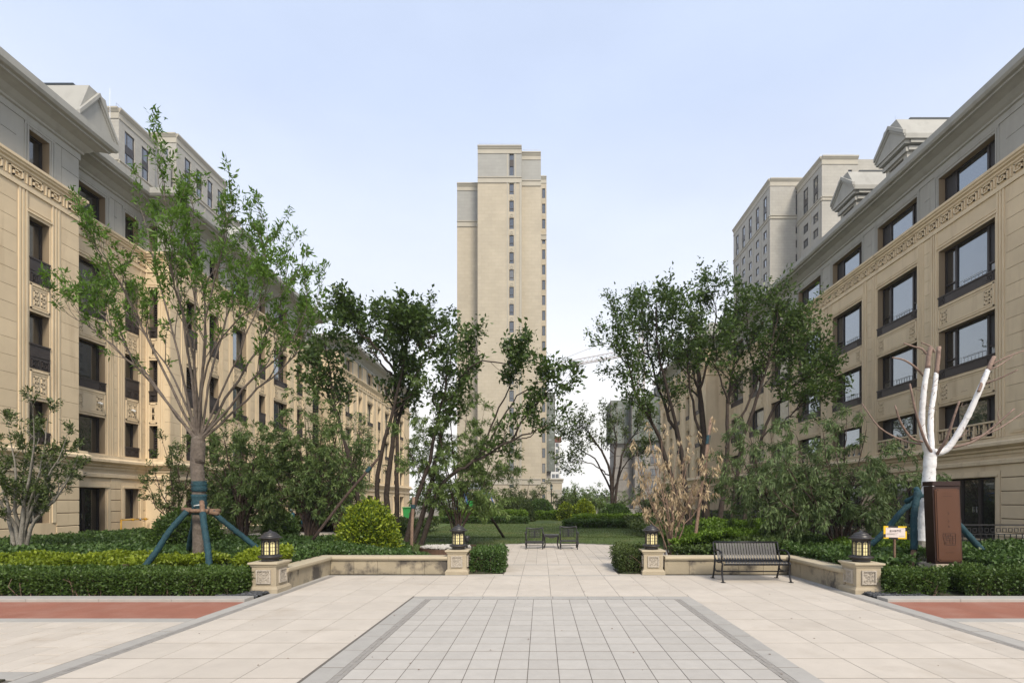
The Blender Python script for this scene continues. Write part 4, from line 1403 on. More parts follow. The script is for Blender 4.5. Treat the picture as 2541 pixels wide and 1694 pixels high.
sup = thing("tree_support", "four teal wrapped poles tied around the ash trunk on the left", "tree support", (bx, by, zg(bx, by)))
stake(sup, site(432, 1170, Y0 - .35), site(316, 1318, Y0 - .9), .044, (.02, 1))
stake(sup, site(463, 1150, Y0 - .30), site(482, 1325, Y0 - 1.0), .046, (.17, 1))
stake(sup, site(482, 1170, Y0 + .1), site(596, 1262, Y0 + .5), .044, (.04, 1))
stake(sup, site(448, 1175, Y0 + .5), site(432, 1270, Y0 + 1.2), .043, (.05, .9))
for a, b_ in (((425, 1172, Y0 - .32), (478, 1172, Y0 - .3)), ((420, 1180, Y0 - .25), (450, 1172, Y0 + .35)), ((500, 1178, Y0 - .15), (444, 1170, Y0 + .35)), ((418, 1168, Y0 + .3), (506, 1172, Y0 + .3))):
    o = MB().tube([site(*a), site(*b_)], .042, 8).obj("crossbar", POLE, sup, True)
for k in range(3):
    MB().tube([site(x, y + 4 * k, d) for x, y, d in ((446, 1160, Y0 - .2), (468, 1156, Y0 - .22), (470, 1164, Y0 + .2), (446, 1166, Y0 + .2), (446, 1160, Y0 - .2))], .012, 5).obj("tie", PLASTIC_W if k == 0 else TEAL, sup, True)

# ---- generic multi stem small tree
def vase(name, label, px, py, Y, tops, leaf, barkm, r0, per, L, W, droop, sh=(6, .7), lev=1, sub=4, trop=.1, dep=1.0, group=None, sdroop=.0, spread=.9, fork=.12, t0=.3, ang=.75, cat="tree"):
    b = site(px, py, Y); b = (b[0], b[1], zg(b[0], b[1]))
    T = Tree(name, label, cat, b, group)
    for i, (x, y) in enumerate(tops):
        d = RNG.uniform(-1, 1) * dep
        q = np.array(site(x, y, Y + d))
        p0 = np.array(b) + RNG.normal(size=3) * [.05, .05, 0] - [0, 0, .05]
        m1 = p0 + (q - p0) * .33 + np.array([-(q - p0)[0] * .10, -(q - p0)[1] * .1, .12])
        m2 = p0 + (q - p0) * .68 + RNG.normal(size=3) * .06
        c, r = T.limb([p0, m1, m2, q], r0 * RNG.uniform(.75, 1.1), .007, 12, 6, .015)
        T.shoots(c, r, sh[0], sh[1], t0, ang, trop, lev, sub, .35, sdroop)
    T.leafs(leaf, per, L, W, spread, droop, off=.03)
    T.done(barkm)
    return T

vase("small_tree", "small white barked multi stem tree at the far left edge by the building", 45, 1282, 13.2, [(-30, 985), (20, 985), (75, 950), (110, 960), (150, 1010), (178, 1050), (120, 1080), (-20, 1070), (60, 1020), (165, 1085)],
     LF_SHRUB, BARK_GREY, .06, 26, .10, .036, -.05, (7, .62), 1, 4, .35, .8)
vase("small_tree", "thin leafed shrub tree beside the drainpipe behind the ash tree", 405, 1225, 17.5, [(350, 1060), (375, 1020), (420, 1020), (455, 1060), (345, 1120), (460, 1000), (390, 1090)],
     LF_SHRUB, BARK_RED, .035, 20, .11, .04, .05, (6, .6), 1, 4, .2, .8)
vase("peach_tree", "dark bushy peach tree just right of the ash trunk", 560, 1240, 17.2, [(480, 1000), (510, 985), (550, 975), (590, 1000), (625, 1040), (640, 1090), (490, 1080), (540, 1040), (600, 1090), (520, 1130)],
     LF_PEACH, BARK_RED, .05, 32, .165, .042, .45, (9, .95), 1, 4, .05, 1.0, sdroop=.3)
vase("peach_tree", "peach tree forking low in front of the white side path", 712, 1246, 17.2, [(640, 1010), (660, 960), (700, 930), (740, 945), (780, 975), (805, 1030), (800, 1080), (640, 1090), (690, 1020), (750, 1060), (620, 1050)],
     LF_PEACH, BARK_RED, .06, 31, .165, .042, .45, (9, .95), 1, 4, .05, .9, sdroop=.3)
vase("willow_leaf_tree", "pale drooping narrow leaved tree behind the rear left lantern", 1050, 1240, 18.6, [(950, 930), (985, 900), (1030, 890), (1075, 910), (1110, 950), (1145, 1000), (1165, 1060), (960, 1040), (1010, 980), (1080, 1030), (930, 1000), (1120, 1090), (985, 1090)],
     LF_LIGHT, BARK_RED, .042, 36, .18, .036, .45, (10, 1.0), 1, 4, .08, 1.1, sdroop=.2)
vase("willow_leaf_tree", "grey green narrow leaved tree leaning over the low wall by the front right lantern", 1930, 1266, 13.4, [(1800, 1050), (1830, 1000), (1890, 985), (1945, 960), (1990, 985), (2030, 1030), (2075, 1070), (1850, 1080), (1920, 1040), (2010, 1090), (2130, 1090), (1770, 1110), (1960, 1080)],
     LF_WILLOW, BARK_RED, .042, 26, .155, .034, .55, (9, .9), 1, 4, .0, 1.0, sdroop=.35)
vase("willow_leaf_tree", "grey green narrow leaved tree behind the black bench", 1790, 1245, 14.8, [(1690, 1010), (1720, 990), (1770, 985), (1820, 1000), (1860, 1050), (1690, 1090), (1740, 1070), (1800, 1080), (1850, 1110), (1670, 1050)],
     LF_WILLOW, BARK_RED, .042, 24, .165, .036, .55, (9, .95), 1, 4, .0, 1.0, sdroop=.35)
vase("dead_shrub", "dead shrub with dry tan hanging leaves beside the rear right lantern", 1545, 1262, 13.6, [(1465, 1050), (1490, 1000), (1520, 1010), (1560, 1030), (1595, 1020), (1630, 1000), (1640, 1080), (1480, 1090), (1540, 1080), (1600, 1090), (1455, 1120), (1575, 1050), (1510, 1060), (1620, 1060)],
     LF_DEAD, BARK_PALE, .026, 9, .15, .040, 1.4, (6, .5), 1, 2, .25, .8, spread=.5, cat="shrub")

# ---- dark broad leaved trees
def hero(name, label, base, Y, limbs, leaf, barkm, per, L, W, sh, lev=1, sub=4, dep=.0, t0=.45, ang=.75, trop=.2):
    b = site(base[0], base[1], Y); b = (b[0], b[1], zg(b[0], b[1]))
    T = Tree(name, label, "tree", b)
    for pts, r0, d, k in limbs:
        n = len(pts) - 1
        q = [site(x, y, Y + d * (i / n)) for i, (x, y) in enumerate(pts)]
        if k < 0: q[0] = (q[0][0], q[0][1], min(q[0][2], zg(q[0][0], q[0][1]) - .1))
        r0 *= .66 if r0 < .25 else .8
        c, r = T.limb(q, r0, max(.012, r0 * .16), 16, 8, .03)
        T.shoots(c, r, int(abs(k) * 1.35 + .5), sh, t0, ang, trop, lev, sub, .35)
    T.leafs(leaf, per, L, W, 1.1, .05, off=.12, t0=.1, lv=.35)
    T.done(barkm)
    return T
hero("broadleaf_tree", "dark broad leaved tree with several stems rising behind the golden round shrub", (890, 1240), 19.5,
     [([(888, 1245), (892, 1100), (908, 950), (905, 830), (885, 745)], .21, .6, -11), ([(872, 1245), (868, 1090), (905, 930), (930, 800), (925, 745)], .17, -1.0, -11), ([(908, 1245), (912, 1090), (920, 940), (985, 800), (1000, 770)], .17, 1.2, -10),
      ([(835, 1235), (815, 1100), (775, 960), (760, 870), (742, 760)], .14, -.8, -9), ([(835, 1235), (808, 1080), (775, 950), (725, 860), (700, 800)], .12, 1.2, -8), ([(905, 850), (850, 780), (820, 765), (790, 740)], .08, -1.0, 8),
      ([(908, 850), (935, 790), (950, 755)], .07, -1.5, 7), ([(900, 860), (860, 810), (845, 755)], .07, 1.6, 8), ([(920, 850), (955, 800), (970, 740)], .06, 1.6, 7)],
     LF_BROAD, BARK_DARK, 24, .19, .10, 1.3)
hero("broadleaf_tree", "dark broad leaved tree leaning right, one long branch reaching past the high rise", (955, 1240), 18.2,
     [([(945, 1245), (985, 1130), (1015, 1000), (1060, 870), (1095, 800)], .17, .5, -9), ([(965, 1245), (1020, 1110), (1090, 1060), (1175, 1010), (1258, 975)], .15, -1.0, -5), ([(1175, 1010), (1215, 940), (1255, 905), (1298, 872)], .06, -.6, 4),
      ([(930, 1245), (975, 1090), (1010, 960), (1030, 860), (1040, 795)], .15, -.6, -9), ([(1050, 880), (1100, 830), (1170, 835), (1175, 820)], .05, -.6, 5), ([(1095, 1050), (1150, 930), (1170, 880), (1178, 850)], .06, .4, 4), ([(1110, 1040), (1180, 920), (1225, 885), (1255, 868)], .05, -.8, 3),
      ([(1160, 1015), (1220, 1000), (1240, 940)], .04, .2, 3)],
     LF_BROAD, BARK_DARK, 23, .185, .095, 1.05, t0=.45)
def zc(zx, zy): return (1450 + zx / 1.96) * .92563, (600 + zy / 1.96) * .92563
hero("broadleaf_tree", "leftmost of the tall dark trees on the right, leaning towards the high rise", (1575, 1190), 22,
     [([zc(490, 1345), zc(400, 1050), zc(320, 880), zc(240, 700), zc(195, 490)], .19, -1.2, -12), ([zc(510, 1345), zc(470, 1020), zc(400, 820), zc(330, 600), zc(285, 330)], .2, 1.0, -13), ([zc(520, 1345), zc(450, 900), zc(380, 620), zc(350, 420), zc(350, 280)], .16, -.6, -11),
      ([zc(240, 720), zc(210, 600), zc(160, 545), zc(130, 490)], .06, -1.0, 5), ([zc(310, 560), zc(235, 430), zc(205, 300)], .06, 1.5, 8), ([zc(360, 640), zc(420, 470), zc(430, 330)], .06, -1.2, 8), ([zc(300, 760), zc(240, 660), zc(180, 650)], .03, 0, 2)],
     LF_OAK, BARK_DARK, 24, .17, .085, 1.3)
hero("broadleaf_tree", "middle one of the tall dark trees on the right with the thick straight trunk", (1622, 1195), 23,
     [([zc(590, 1350), zc(580, 1000), zc(560, 720), zc(545, 480), zc(545, 340)], .26, .5, -10), ([zc(575, 1000), zc(520, 760), zc(500, 560), zc(520, 400)], .12, -1.0, 8), ([zc(560, 720), zc(620, 520), zc(640, 330), zc(605, 215)], .09, -.8, 8), ([zc(560, 700), zc(470, 600), zc(430, 540)], .07, 1.2, 6)],
     LF_OAK, BARK_DARK, 24, .17, .085, 1.3)
hero("broadleaf_tree", "rightmost of the tall dark trees on the right, crown spreading over the building front", (1655, 1195), 21,
     [([zc(650, 1350), zc(690, 1020), zc(700, 780), zc(730, 560), zc(740, 280)], .19, .8, -12), ([zc(700, 1350), zc(770, 950), zc(860, 700), zc(920, 470), zc(945, 290)], .17, -.8, -13), ([zc(690, 1000), zc(780, 820), zc(880, 600), zc(985, 490), zc(1050, 400)], .10, -.5, 12), ([zc(760, 1340), zc(860, 950), zc(960, 760), zc(1060, 660), zc(1115, 550)], .14, .5, -13),
      ([zc(860, 950), zc(960, 880), zc(1050, 805), zc(1115, 775)], .07, -1.0, 9), ([zc(700, 780), zc(650, 620), zc(640, 520)], .07, -1.2, 8), ([zc(860, 700), zc(800, 520), zc(790, 330)], .07, 1.4, 9), ([zc(960, 760), zc(1000, 640), zc(1020, 420)], .06, 1.5, 9), ([zc(1000, 850), zc(1080, 740), zc(1160, 670), zc(1190, 640)], .04, -1.0, 5)],
     LF_OAK, BARK_DARK, 25, .17, .085, 1.35)
hero("sparse_tree", "small thin crowned tree in the distance before the unfinished building", (1405, 1150), 36,
     [([(1405, 1155), (1400, 1080), (1360, 1000), (1330, 970)], .2, -1, -9), ([(1405, 1155), (1410, 1080), (1415, 1000), (1400, 950)], .2, 1, -9), ([(1407, 1155), (1425, 1060), (1460, 990), (1480, 965)], .17, .5, -9), ([(1405, 1130), (1370, 1060), (1320, 1020), (1295, 990)], .12, .6, 9), ([(1408, 1130), (1440, 1060), (1490, 1030)], .1, -1, 8), ([(1400, 1090), (1350, 1060), (1305, 1060)], .08, -1, 8)],
     LF_SHRUB, BARK_DARK, 22, .20, .09, 1.5)

# ---- hedges, ground cover and round shrubs
def hedge(name, label, x0, x1, y0, y1, z0, h, leaf, n, L, W, rough=.06, cat="hedge", tintf=None, core=.12, group=None, bare=0.0):
    o = thing(name, label, cat, ((x0 + x1) / 2, (y0 + y1) / 2, z0), group)
    A = np.array([(x1 - x0) * (y1 - y0), (x1 - x0) * h, (x1 - x0) * h * .3, (y1 - y0) * h, (y1 - y0) * h])
    f = RNG.choice(5, n, p=A / A.sum())
    u, v = RNG.uniform(0, 1, n), RNG.uniform(0, 1, n)
    X = np.where(f < 3, x0 + u * (x1 - x0), np.where(f == 3, x0, x1)); Yy = np.where(f == 0, y0 + v * (y1 - y0), np.where(f == 1, y0, np.where(f == 2, y1, y0 + u * (y1 - y0))))
    Z = np.where(f == 0, h, v * h)
    Nn = np.zeros((n, 3)); Nn[f == 0, 2] = 1; Nn[f == 1, 1] = -1; Nn[f == 2, 1] = 1; Nn[f == 3, 0] = -1; Nn[f == 4, 0] = 1
    # round the edges a little and let the surface wander
    P = np.stack([X, Yy, Z], 1)
    P += Nn * (rough * wob(X * 2, Yy * 2, Z * 2, 1.6, x0) + rough * .5 * RNG.normal(size=n))[:, None] - Nn * (RNG.uniform(0, 1, n) ** 2 * .10)[:, None]
    P[:, 2] = np.clip(P[:, 2], .02, None)
    if bare > 0:
        keep = RNG.uniform(0, 1, n) > bare * (P[:, 2] < h * .30) * (f != 0)
        P, Nn, f = P[keep], Nn[keep], f[keep]
    n = len(P)
    P[:, 2] += z0
    D = Nn * .8 + RNG.normal(size=(n, 3)) * .75 + [0, 0, .35]
    ln = L * RNG.uniform(.6, 1.3, n)
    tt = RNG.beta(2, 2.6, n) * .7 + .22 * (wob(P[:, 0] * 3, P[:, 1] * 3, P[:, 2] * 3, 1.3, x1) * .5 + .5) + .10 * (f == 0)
    leaf_object("foliage", leaf, P, D, ln, ln * W / L, o, tt, .3)
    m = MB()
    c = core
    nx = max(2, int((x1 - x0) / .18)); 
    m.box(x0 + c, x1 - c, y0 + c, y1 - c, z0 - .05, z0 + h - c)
    m.obj("dark_core", CORE_DARK, o)  # solid dark box added inside the hedge to block light
    st = MB()
    k = int((x1 - x0) * 9)
    for i in range(k):
        x = RNG.uniform(x0 + .05, x1 - .05); y = y0 + RNG.uniform(.02, .14)
        st.tube([(x, y, z0 - .02), (x + RNG.normal() * .05, y + RNG.normal() * .03, z0 + h * .45), (x + RNG.normal() * .09, y + RNG.normal() * .05, z0 + h * .8)], [.007, .005, .003], 4, False)
    if k: tag(st.obj("stem", BARK_PALE, o), kind='stuff')
    return o

def cover(name, label, poly, h0, h1, leaf, n, L, W, kind='stuff', up=1.0, f=1.2, seed=0., tshift=0.0):
    """leafy ground planting inside a polygon; h0..h1 is its wandering height above the bed"""
    poly = np.array(poly, float)
    lo, hi = poly.min(0), poly.max(0)
    pts = []
    while sum(len(p) for p in pts) < n:
        q = RNG.uniform(lo, hi, (n, 2))
        ins = np.zeros(len(q), bool); j = len(poly) - 1
        for i in range(len(poly)):
            a, b_ = poly[i], poly[j]
            cond = ((a[1] > q[:, 1]) != (b_[1] > q[:, 1])) & (q[:, 0] < (b_[0] - a[0]) * (q[:, 1] - a[1]) / (b_[1] - a[1] + 1e-12) + a[0])
            ins ^= cond; j = i
        pts.append(q[ins & ~hard(q[:, 0], q[:, 1])])
        if len(pts) > 60: break
    q = np.concatenate(pts)[:n]
    x, y = q[:, 0], q[:, 1]
    w = wob(x * 1.4, y * 1.4, 0 * x, f, seed) * .5 + .5
    w2 = wob(x * 5, y * 5, 0 * x, f, seed + 2) * .5 + .5
    top = gh(x, y) + h0 + (h1 - h0) * (.65 * w + .35 * w2)
    z = np.where(RNG.uniform(0, 1, len(x)) < .8, top - RNG.uniform(0, 1, len(x)) ** 1.5 * .12, gh(x, y) + (top - gh(x, y)) * RNG.uniform(.2, 1, len(x)))
    D = RNG.normal(size=(len(x), 3)) * .8 + [0, -.15, .55]
    ln = L * RNG.uniform(.6, 1.3, len(x))
    tt = RNG.beta(2, 2.5, len(x)) * .65 + .3 * w2 + tshift
    o = leaf_object(name, leaf, np.stack([x, y, z], 1), D, ln, ln * W / L, None, tt, up)
    if kind == 'stuff': o['kind'] = 'stuff'
    if label: tag(o, label, "planting")
    return o

def ball(label, c, rx, rz, leaf, n, L, W, inner=None, cat="shrub", name="round_shrub", rough=.10, flat=.0, group=None, up=.2, gold=False):
    """clipped round shrub: leaves over a wandering dome on a dark core"""
    o = thing(name, label, cat, c, group)
    th = RNG.uniform(0, 2 * math.pi, n); cz = RNG.uniform(-.25, 1, n)
    s = np.sqrt(np.clip(1 - cz ** 2, 0, 1))
    d = np.stack([s * np.cos(th), s * np.sin(th), cz], 1)
    q = d * [rx, rx, rz]
    k = 1 + rough * wob(d[:, 0] * 4, d[:, 1] * 4, d[:, 2] * 4, 1.2, c[0]) + rough * .5 * RNG.normal(size=n) - RNG.uniform(0, 1, n) ** 2.5 * .22
    P = q * k[:, None] + np.array([c[0], c[1], c[2] + rz * .22])
    P[:, 2] = np.maximum(P[:, 2], c[2] + .03)
    D = d * .8 + RNG.normal(size=(n, 3)) * .7 + [0, 0, .4]
    ln = L * RNG.uniform(.6, 1.3, n)
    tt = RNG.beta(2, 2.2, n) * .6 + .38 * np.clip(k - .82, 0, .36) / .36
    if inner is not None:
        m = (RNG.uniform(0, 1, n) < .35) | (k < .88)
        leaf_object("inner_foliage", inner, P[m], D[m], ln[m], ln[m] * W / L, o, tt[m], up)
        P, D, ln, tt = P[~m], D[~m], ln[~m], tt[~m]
    leaf_object("foliage", leaf, P, D, ln, ln * W / L, o, tt, up)
    MB().lathe([(rx * .3, .0), (rx * .72, rz * .2), (rx * .78, rz * .5), (rx * .6, rz * .85), (rx * .3, rz * 1.02), (.02, rz * 1.06)], c, 14).obj("dark_core", CORE_DARK, o)  # solid dark core added under the leaves to block light
    return o

# clipped hedges at the front
hedge("hedge", "long clipped boxwood hedge along the red track on the left", -10.4, -5.25, 8.86, 9.75, .03, .37, LF_BOX, 42000, .050, .027, .05, bare=.45)
hedge("hedge", "low boxwood hedge with dry patches beside the front right lantern pillar", 6.12, 7.02, 8.95, 9.7, .03, .36, LF_BOX, 9000, .050, .027, .07, bare=.5)
hedge("hedge", "boxwood hedge right of the brown pylon along the red track", 7.36, 12.6, 8.9, 9.7, .03, .37, LF_BOX, 33000, .050, .027, .07, bare=.5)
hedge("hedge", "small square hedge left of the entrance path, next to the rear left lantern pillar", -1.62, -.92, 11.75, 13.2, .0, .50, LF_COVER, 10000, .050, .030, .06)
hedge("hedge", "small loose hedge right of the entrance path, next to the rear right lantern pillar", 1.86, 2.5, 11.75, 13.3, .0, .52, LF_SHRUB, 9000, .050, .028, .08)

# planting in the beds
cover("ground_cover", None, [(-15, 11.2), (-5.0, 10.6), (-4.95, 11.8), (-7, 17.5), (-12, 17.5), (-17, 22), (-17, 13)], .14, .34, LF_COVER, 70000, .085, .052, seed=1)
cover("ground_cover", None, [(-4.9, 12.0), (-2.1, 12.0), (-3.6, 14), (-4.2, 17), (-6.5, 17.5), (-7.2, 15)], .14, .32, LF_COVER, 34000, .080, .050, seed=4)
cover("golden_cover", None, [(-11, 9.9), (-8.0, 9.9), (-6.8, 10.0), (-6.3, 10.5), (-6.9, 10.9), (-11, 11.0)], .16, .40, LF_GOLD, 18000, .075, .042, seed=2, tshift=-.12)
cover("golden_cover", None, [(-5.9, 9.8), (-5.25, 9.8), (-5.0, 10.4), (-5.3, 10.9), (-5.95, 10.7)], .3, .52, LF_GOLD, 3600, .075, .042, seed=3, tshift=-.05)
cover("ground_cover", None, [(5.85, 9.9), (7.3, 9.95), (7.4, 10.75), (8.6, 10.75), (8.7, 9.9), (13.5, 9.8), (14, 13.6), (9.3, 13.6), (8.6, 17), (5.5, 17), (5.6, 12)], .20, .46, LF_COVER, 62000, .085, .052, seed=5)
cover("ground_cover", None, [(3.0, 12.1), (5.8, 12.1), (6.6, 14), (8.8, 17.5), (8.8, 24), (4.6, 24), (4.4, 18), (4.2, 14)], .28, .62, LF_MID, 60000, .10, .058, seed=6)
cover("lime_cover", None, [(3.3, 13.2), (4.9, 13.0), (6.0, 14.0), (5.9, 16.5), (4.6, 17), (4.0, 15)], .52, .86, LF_LIME, 16000, .085, .048, seed=7)
cover("lime_cover", None, [(5.8, 17.2), (8.8, 16.8), (8.9, 20), (6, 20.5)], .4, .85, LF_LIME, 12000, .095, .055, seed=8)
cover("lime_cover", None, [(7.0, 11.6), (8.6, 11.4), (8.8, 13.4), (7.4, 13.4)], .3, .55, LF_LIME, 3500, .08, .046, seed=9)
cover("dark_planting", None, [(-13.5, 23.6), (-6, 23.6), (-5.5, 29), (-14, 29)], .3, .8, LF_SHRUB, 22000, .14, .075, seed=10)
cover("dark_planting", None, [(4.2, 24), (13.5, 20), (13.7, 40), (6, 40)], .3, .9, LF_SHRUB, 30000, .14, .075, seed=11)

# round shrubs
bc = site(848, 1246, 15.2)
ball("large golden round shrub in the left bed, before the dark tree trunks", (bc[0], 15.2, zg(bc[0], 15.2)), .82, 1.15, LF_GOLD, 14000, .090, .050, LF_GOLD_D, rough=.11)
for lab, px, Y, rx, rz, leaf, inn, n in (
    ("golden round shrub on the lawn right of the chairs, second from the central tower", 1341, 36.5, .84, 1.35, LF_GOLD, LF_GOLD_D, 7000),
    ("smaller golden round shrub on the lawn beside the gatehouse", 1300, 44, .75, 1.2, LF_GOLD, LF_GOLD_D, 4000),
    ("wide dark clipped dome right of the golden shrub on the lawn", 1413, 36.0, 1.15, 1.15, LF_COVER, None, 9000),
    ("dark clipped dome left of the lamp post near the gatehouse", 1241, 46, 1.2, 1.5, LF_COVER, None, 7000),
    ("feathery dark dome shrub in the middle of the back hedge on the lawn", 1180, 42, 1.6, 1.6, LF_SHRUB, None, 9000),
    ("low dark dome shrub behind the golden hedge on the left lawn", 1120, 42, 1.5, 1.2, LF_SHRUB, None, 7000),
    ("dark clipped shrub behind the ash tree's poles", 430, 14.6, .85, .92, LF_BOX, None, 9000),
    ("dark round bush by the entrance left of the white side path", 645, 21.5, .65, .8, LF_COVER, None, 4500),
    ("dark round bush against the left building behind the peach tree", 760, 26, 1.2, 1.3, LF_SHRUB, None, 6000),
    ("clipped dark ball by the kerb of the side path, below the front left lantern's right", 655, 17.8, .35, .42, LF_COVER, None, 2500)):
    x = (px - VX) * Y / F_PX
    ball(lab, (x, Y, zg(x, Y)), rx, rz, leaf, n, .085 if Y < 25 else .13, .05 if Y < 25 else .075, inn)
# hedges at the back of the lawn
hedge("hedge", "golden topped low hedge along the back left of the lawn", -7.6, -1.2, 38.6, 40.2, .0, .85, LF_LIME, 16000, .12, .07, .10)
hedge("hedge", "dark clipped edging hedge in front of the golden one on the left lawn", -8.4, -1.0, 37.6, 38.5, .0, .45, LF_COVER, 12000, .11, .06, .06)
hedge("hedge", "golden topped hedge across the lawn right of the chairs", 2.1, 6.6, 32.2, 33.6, .0, .72, LF_LIME, 14000, .11, .065, .08)
hedge("hedge", "dark clipped edging hedge in front of the right lawn hedge", 1.4, 7.0, 31.2, 32.1, .0, .46, LF_COVER, 11000, .10, .058, .06)
hedge("hedge", "short green hedge at the far end of the lawn beside the lamp post", -1.0, 2.4, 44.5, 45.4, .0, .7, LF_LIME, 6000, .13, .075, .08)

# background trees and bushes
def bush(label, px, Y, w, h, leaf, n, L, W, name="bush", cat="bush", z=0.0, lobes=9):
    x = (px - VX) * Y / F_PX
    T = Tree(name, label, cat, (x, Y, z))
    for i in range(lobes):
        a = RNG.uniform(0, 2 * math.pi); r = RNG.uniform(.2, .5) * w
        q = (x + r * math.cos(a), Y + r * math.sin(a) * .8, z + h * RNG.uniform(.6, .95))
        c, rd = T.limb([(x, Y, z - .1), (x + .3 * r * math.cos(a), Y, z + h * .3), q], .06 + .01 * h, .015, 8, 5, .03)
        T.shoots(c, rd, 7, h * .24, .25, .9, .15, 1, 4, .4, .15, 3, .008)
    T.leafs(leaf, n, L, W, 1.0, .25, off=.10)
    return T.done(BARK_RED)
bush("dark feathery bush before the central tower's foot", 1205, 48, 5.0, 3.6, LF_SHRUB, 14, .20, .075)
bush("tall light green bush behind the golden round shrub on the lawn", 1330, 52, 4.6, 3.2, LF_LIGHT, 13, .22, .07)
bush("light green bush at the foot of the thin crowned distant tree", 1395, 50, 5.0, 3.0, LF_LIGHT, 13, .22, .07)
bush("dark green bush at the right end of the lawn behind the dead shrub", 1490, 40, 5.0, 3.4, LF_SHRUB, 14, .20, .075)
bush("green bush on the left lawn edge behind the willow leaved tree", 1075, 46, 4.5, 3.3, LF_MID, 14, .20, .075)
bush("low dark bush beside the gatehouse wall", 1290, 62, 4.0, 3.0, LF_SHRUB, 12, .22, .09)
bush("slender light bush tree against the left building beyond the side path", 800, 29, 2.6, 6.4, LF_LIGHT, 18, .17, .05, "small_tree", "tree", lobes=8)
bush("slender tree between the dark trunks and the left building", 690, 25, 3.0, 5.4, LF_PEACH, 20, .15, .04, "small_tree", "tree", lobes=9)
bush("bushy tree by the left building between ash trunk and peach trees", 545, 19.5, 3.0, 4.2, LF_PEACH, 18, .15, .04, "small_tree", "tree", lobes=9)
bush("tall shrub tree filling the gap left of the dark trunks, above the golden round shrub", 775, 22.5, 3.0, 5.0, LF_PEACH, 20, .16, .045, "small_tree", "tree", lobes=9)
bush("bushy tree close to the right building behind the black fence", 1860, 23, 3.0, 3.6, LF_PEACH, 13, .15, .04, "small_tree", "tree", lobes=9)
# far tree line
n = 16000
x = RNG.uniform(-220, 260, n); y = RNG.uniform(150, 330, n)
k = np.floor(x / 7) * 7 + 3.5
P = np.stack([x, y * 0 + 210 + 25 * np.sin(k) + (y - 240) * .1, np.abs(RNG.normal(size=n)) * 2.2 + (1 - ((x - k) / 3.6) ** 2) * (3.0 + 1.6 * np.sin(k * 1.7)) * RNG.uniform(.2, 1, n)], 1)
leaf_object("distant_trees", LF_SHRUB, P, RNG.normal(size=(n, 3)), 1.5, .8, None, None, .4, kind='stuff')

# lawn blades near the terrace edge
def blades(name, n, xr, yr, h):
    x = RNG.uniform(*xr, n); y = yr[0] + (yr[1] - yr[0]) * RNG.uniform(0, 1, n) ** 1.6
    ok = (np.hypot(x - CX, y - CY) > CR + .01) & ~hard(x, y)
    x, y = x[ok], y[ok]
    D = RNG.normal(size=(len(x), 3)) * .45 + [0, 0, 1]
    ln = h * RNG.uniform(.5, 1.3, len(x))
    t = RNG.beta(2, 2, len(x)) * .7 + .3 * (wob(x, y, 0 * x, 1.5) * .5 + .5)
    leaf_object(name, leaf_mat("grass_blade", (.042, .070, .016), (.12, .165, .045), .3, third=(.22, .20, .09)), np.stack([x, y, gh(x, y) + .005], 1), D, ln, .012, None, t, 0, kind='stuff', N=RNG.normal(size=(len(x), 3)))
blades("grass", 90000, (-6.3, 7.5), (16, 38), .06)
# ================================================================ WALLS, LANTERNS, FURNITURE, SIGNS
WALLST = mat("garden_wall_stone", (.37, .315, .222), .8, var=.14, scale=2.5, bump=.35, bscale=60, rand=.08, stain=((.085, .074, .062), 1.7, .49, .60, .9))
COPING = mat("coping_stone", (.46, .395, .28), .8, var=.10, scale=3, bump=.3, bscale=60, rand=.04)
PILLAR = mat("pillar_stone", (.39, .33, .235), .8, var=.12, scale=3.5, bump=.35, bscale=70, stain=((.30, .245, .17), 2.5, .55, .8, .6))
CARVED = mat("carved_relief_stone", (.46, .41, .34), .85, var=.2, scale=12, bump=.9, bscale=45)
IRON = mat("lantern_iron", (.030, .027, .026), .42, var=.2, scale=20, spec=.5)
CREAM = mat("cream_lamp_glass", (.80, .70, .36), .3, var=.06, scale=6)
BENCH = mat("bench_black_steel", (.010, .010, .012), .42, spec=.4)

def coping_poly(t, h0): return [(-t, h0), (.035, h0), (.035, h0 + .02), (.06, h0 + .03), (.06, h0 + .075), (.05, h0 + .085), (-t, h0 + .085)]

def low_wall(label, legs, loc):
    """legs: (frame, u0, u1, list of joints, k0, k1)"""
    o = thing("garden_wall", label, "wall", loc)
    for fr, u0, u1, n, k0, k1 in legs:
        MB().fbox(fr, u0 + .0, u1 - .0, -.1, .318, -.27, -.03).obj("wall_core", MORTAR, o)
        w = (u1 - u0) / n
        for k in range(n):
            fpiece("stone_panel", WALLST, fr, u0 + k * w + .004, u0 + (k + 1) * w - .004, 0, .318, -.035, .0 + RNG.uniform(-.002, .002), o, .006)
        m = max(2, n // 2); w = (u1 - u0) / m
        for k in range(m):
            c = MB(); c.mitre(fr, coping_poly(.30, .32), u0 + k * w + .003, u0 + (k + 1) * w - .003, k0 if k == 0 else 0, k1 if k == m - 1 else 0)
            c.obj("coping_stone", COPING, o)
    return o
WLs = Frame(-4.78, 0, (0, 1), (1, 0)); WLb = Frame(0, 11.68, (1, 0), (0, -1)); WRs = Frame(5.60, 0, (0, 1), (-1, 0))
low_wall("stained low stone wall with coping, turning the corner on the left of the plaza", [(WLs, 9.62, 11.68, 4, 0, -1), (WLb, -4.78, -2.12, 5, -1, 0)], (-4.78, 11.68, 0))
low_wall("stained low stone wall with coping, turning the corner behind the bench on the right", [(WRs, 9.50, 11.68, 4, 0, -1), (WLb, 2.80, 5.60, 5, 0, -1)], (5.6, 11.68, 0))

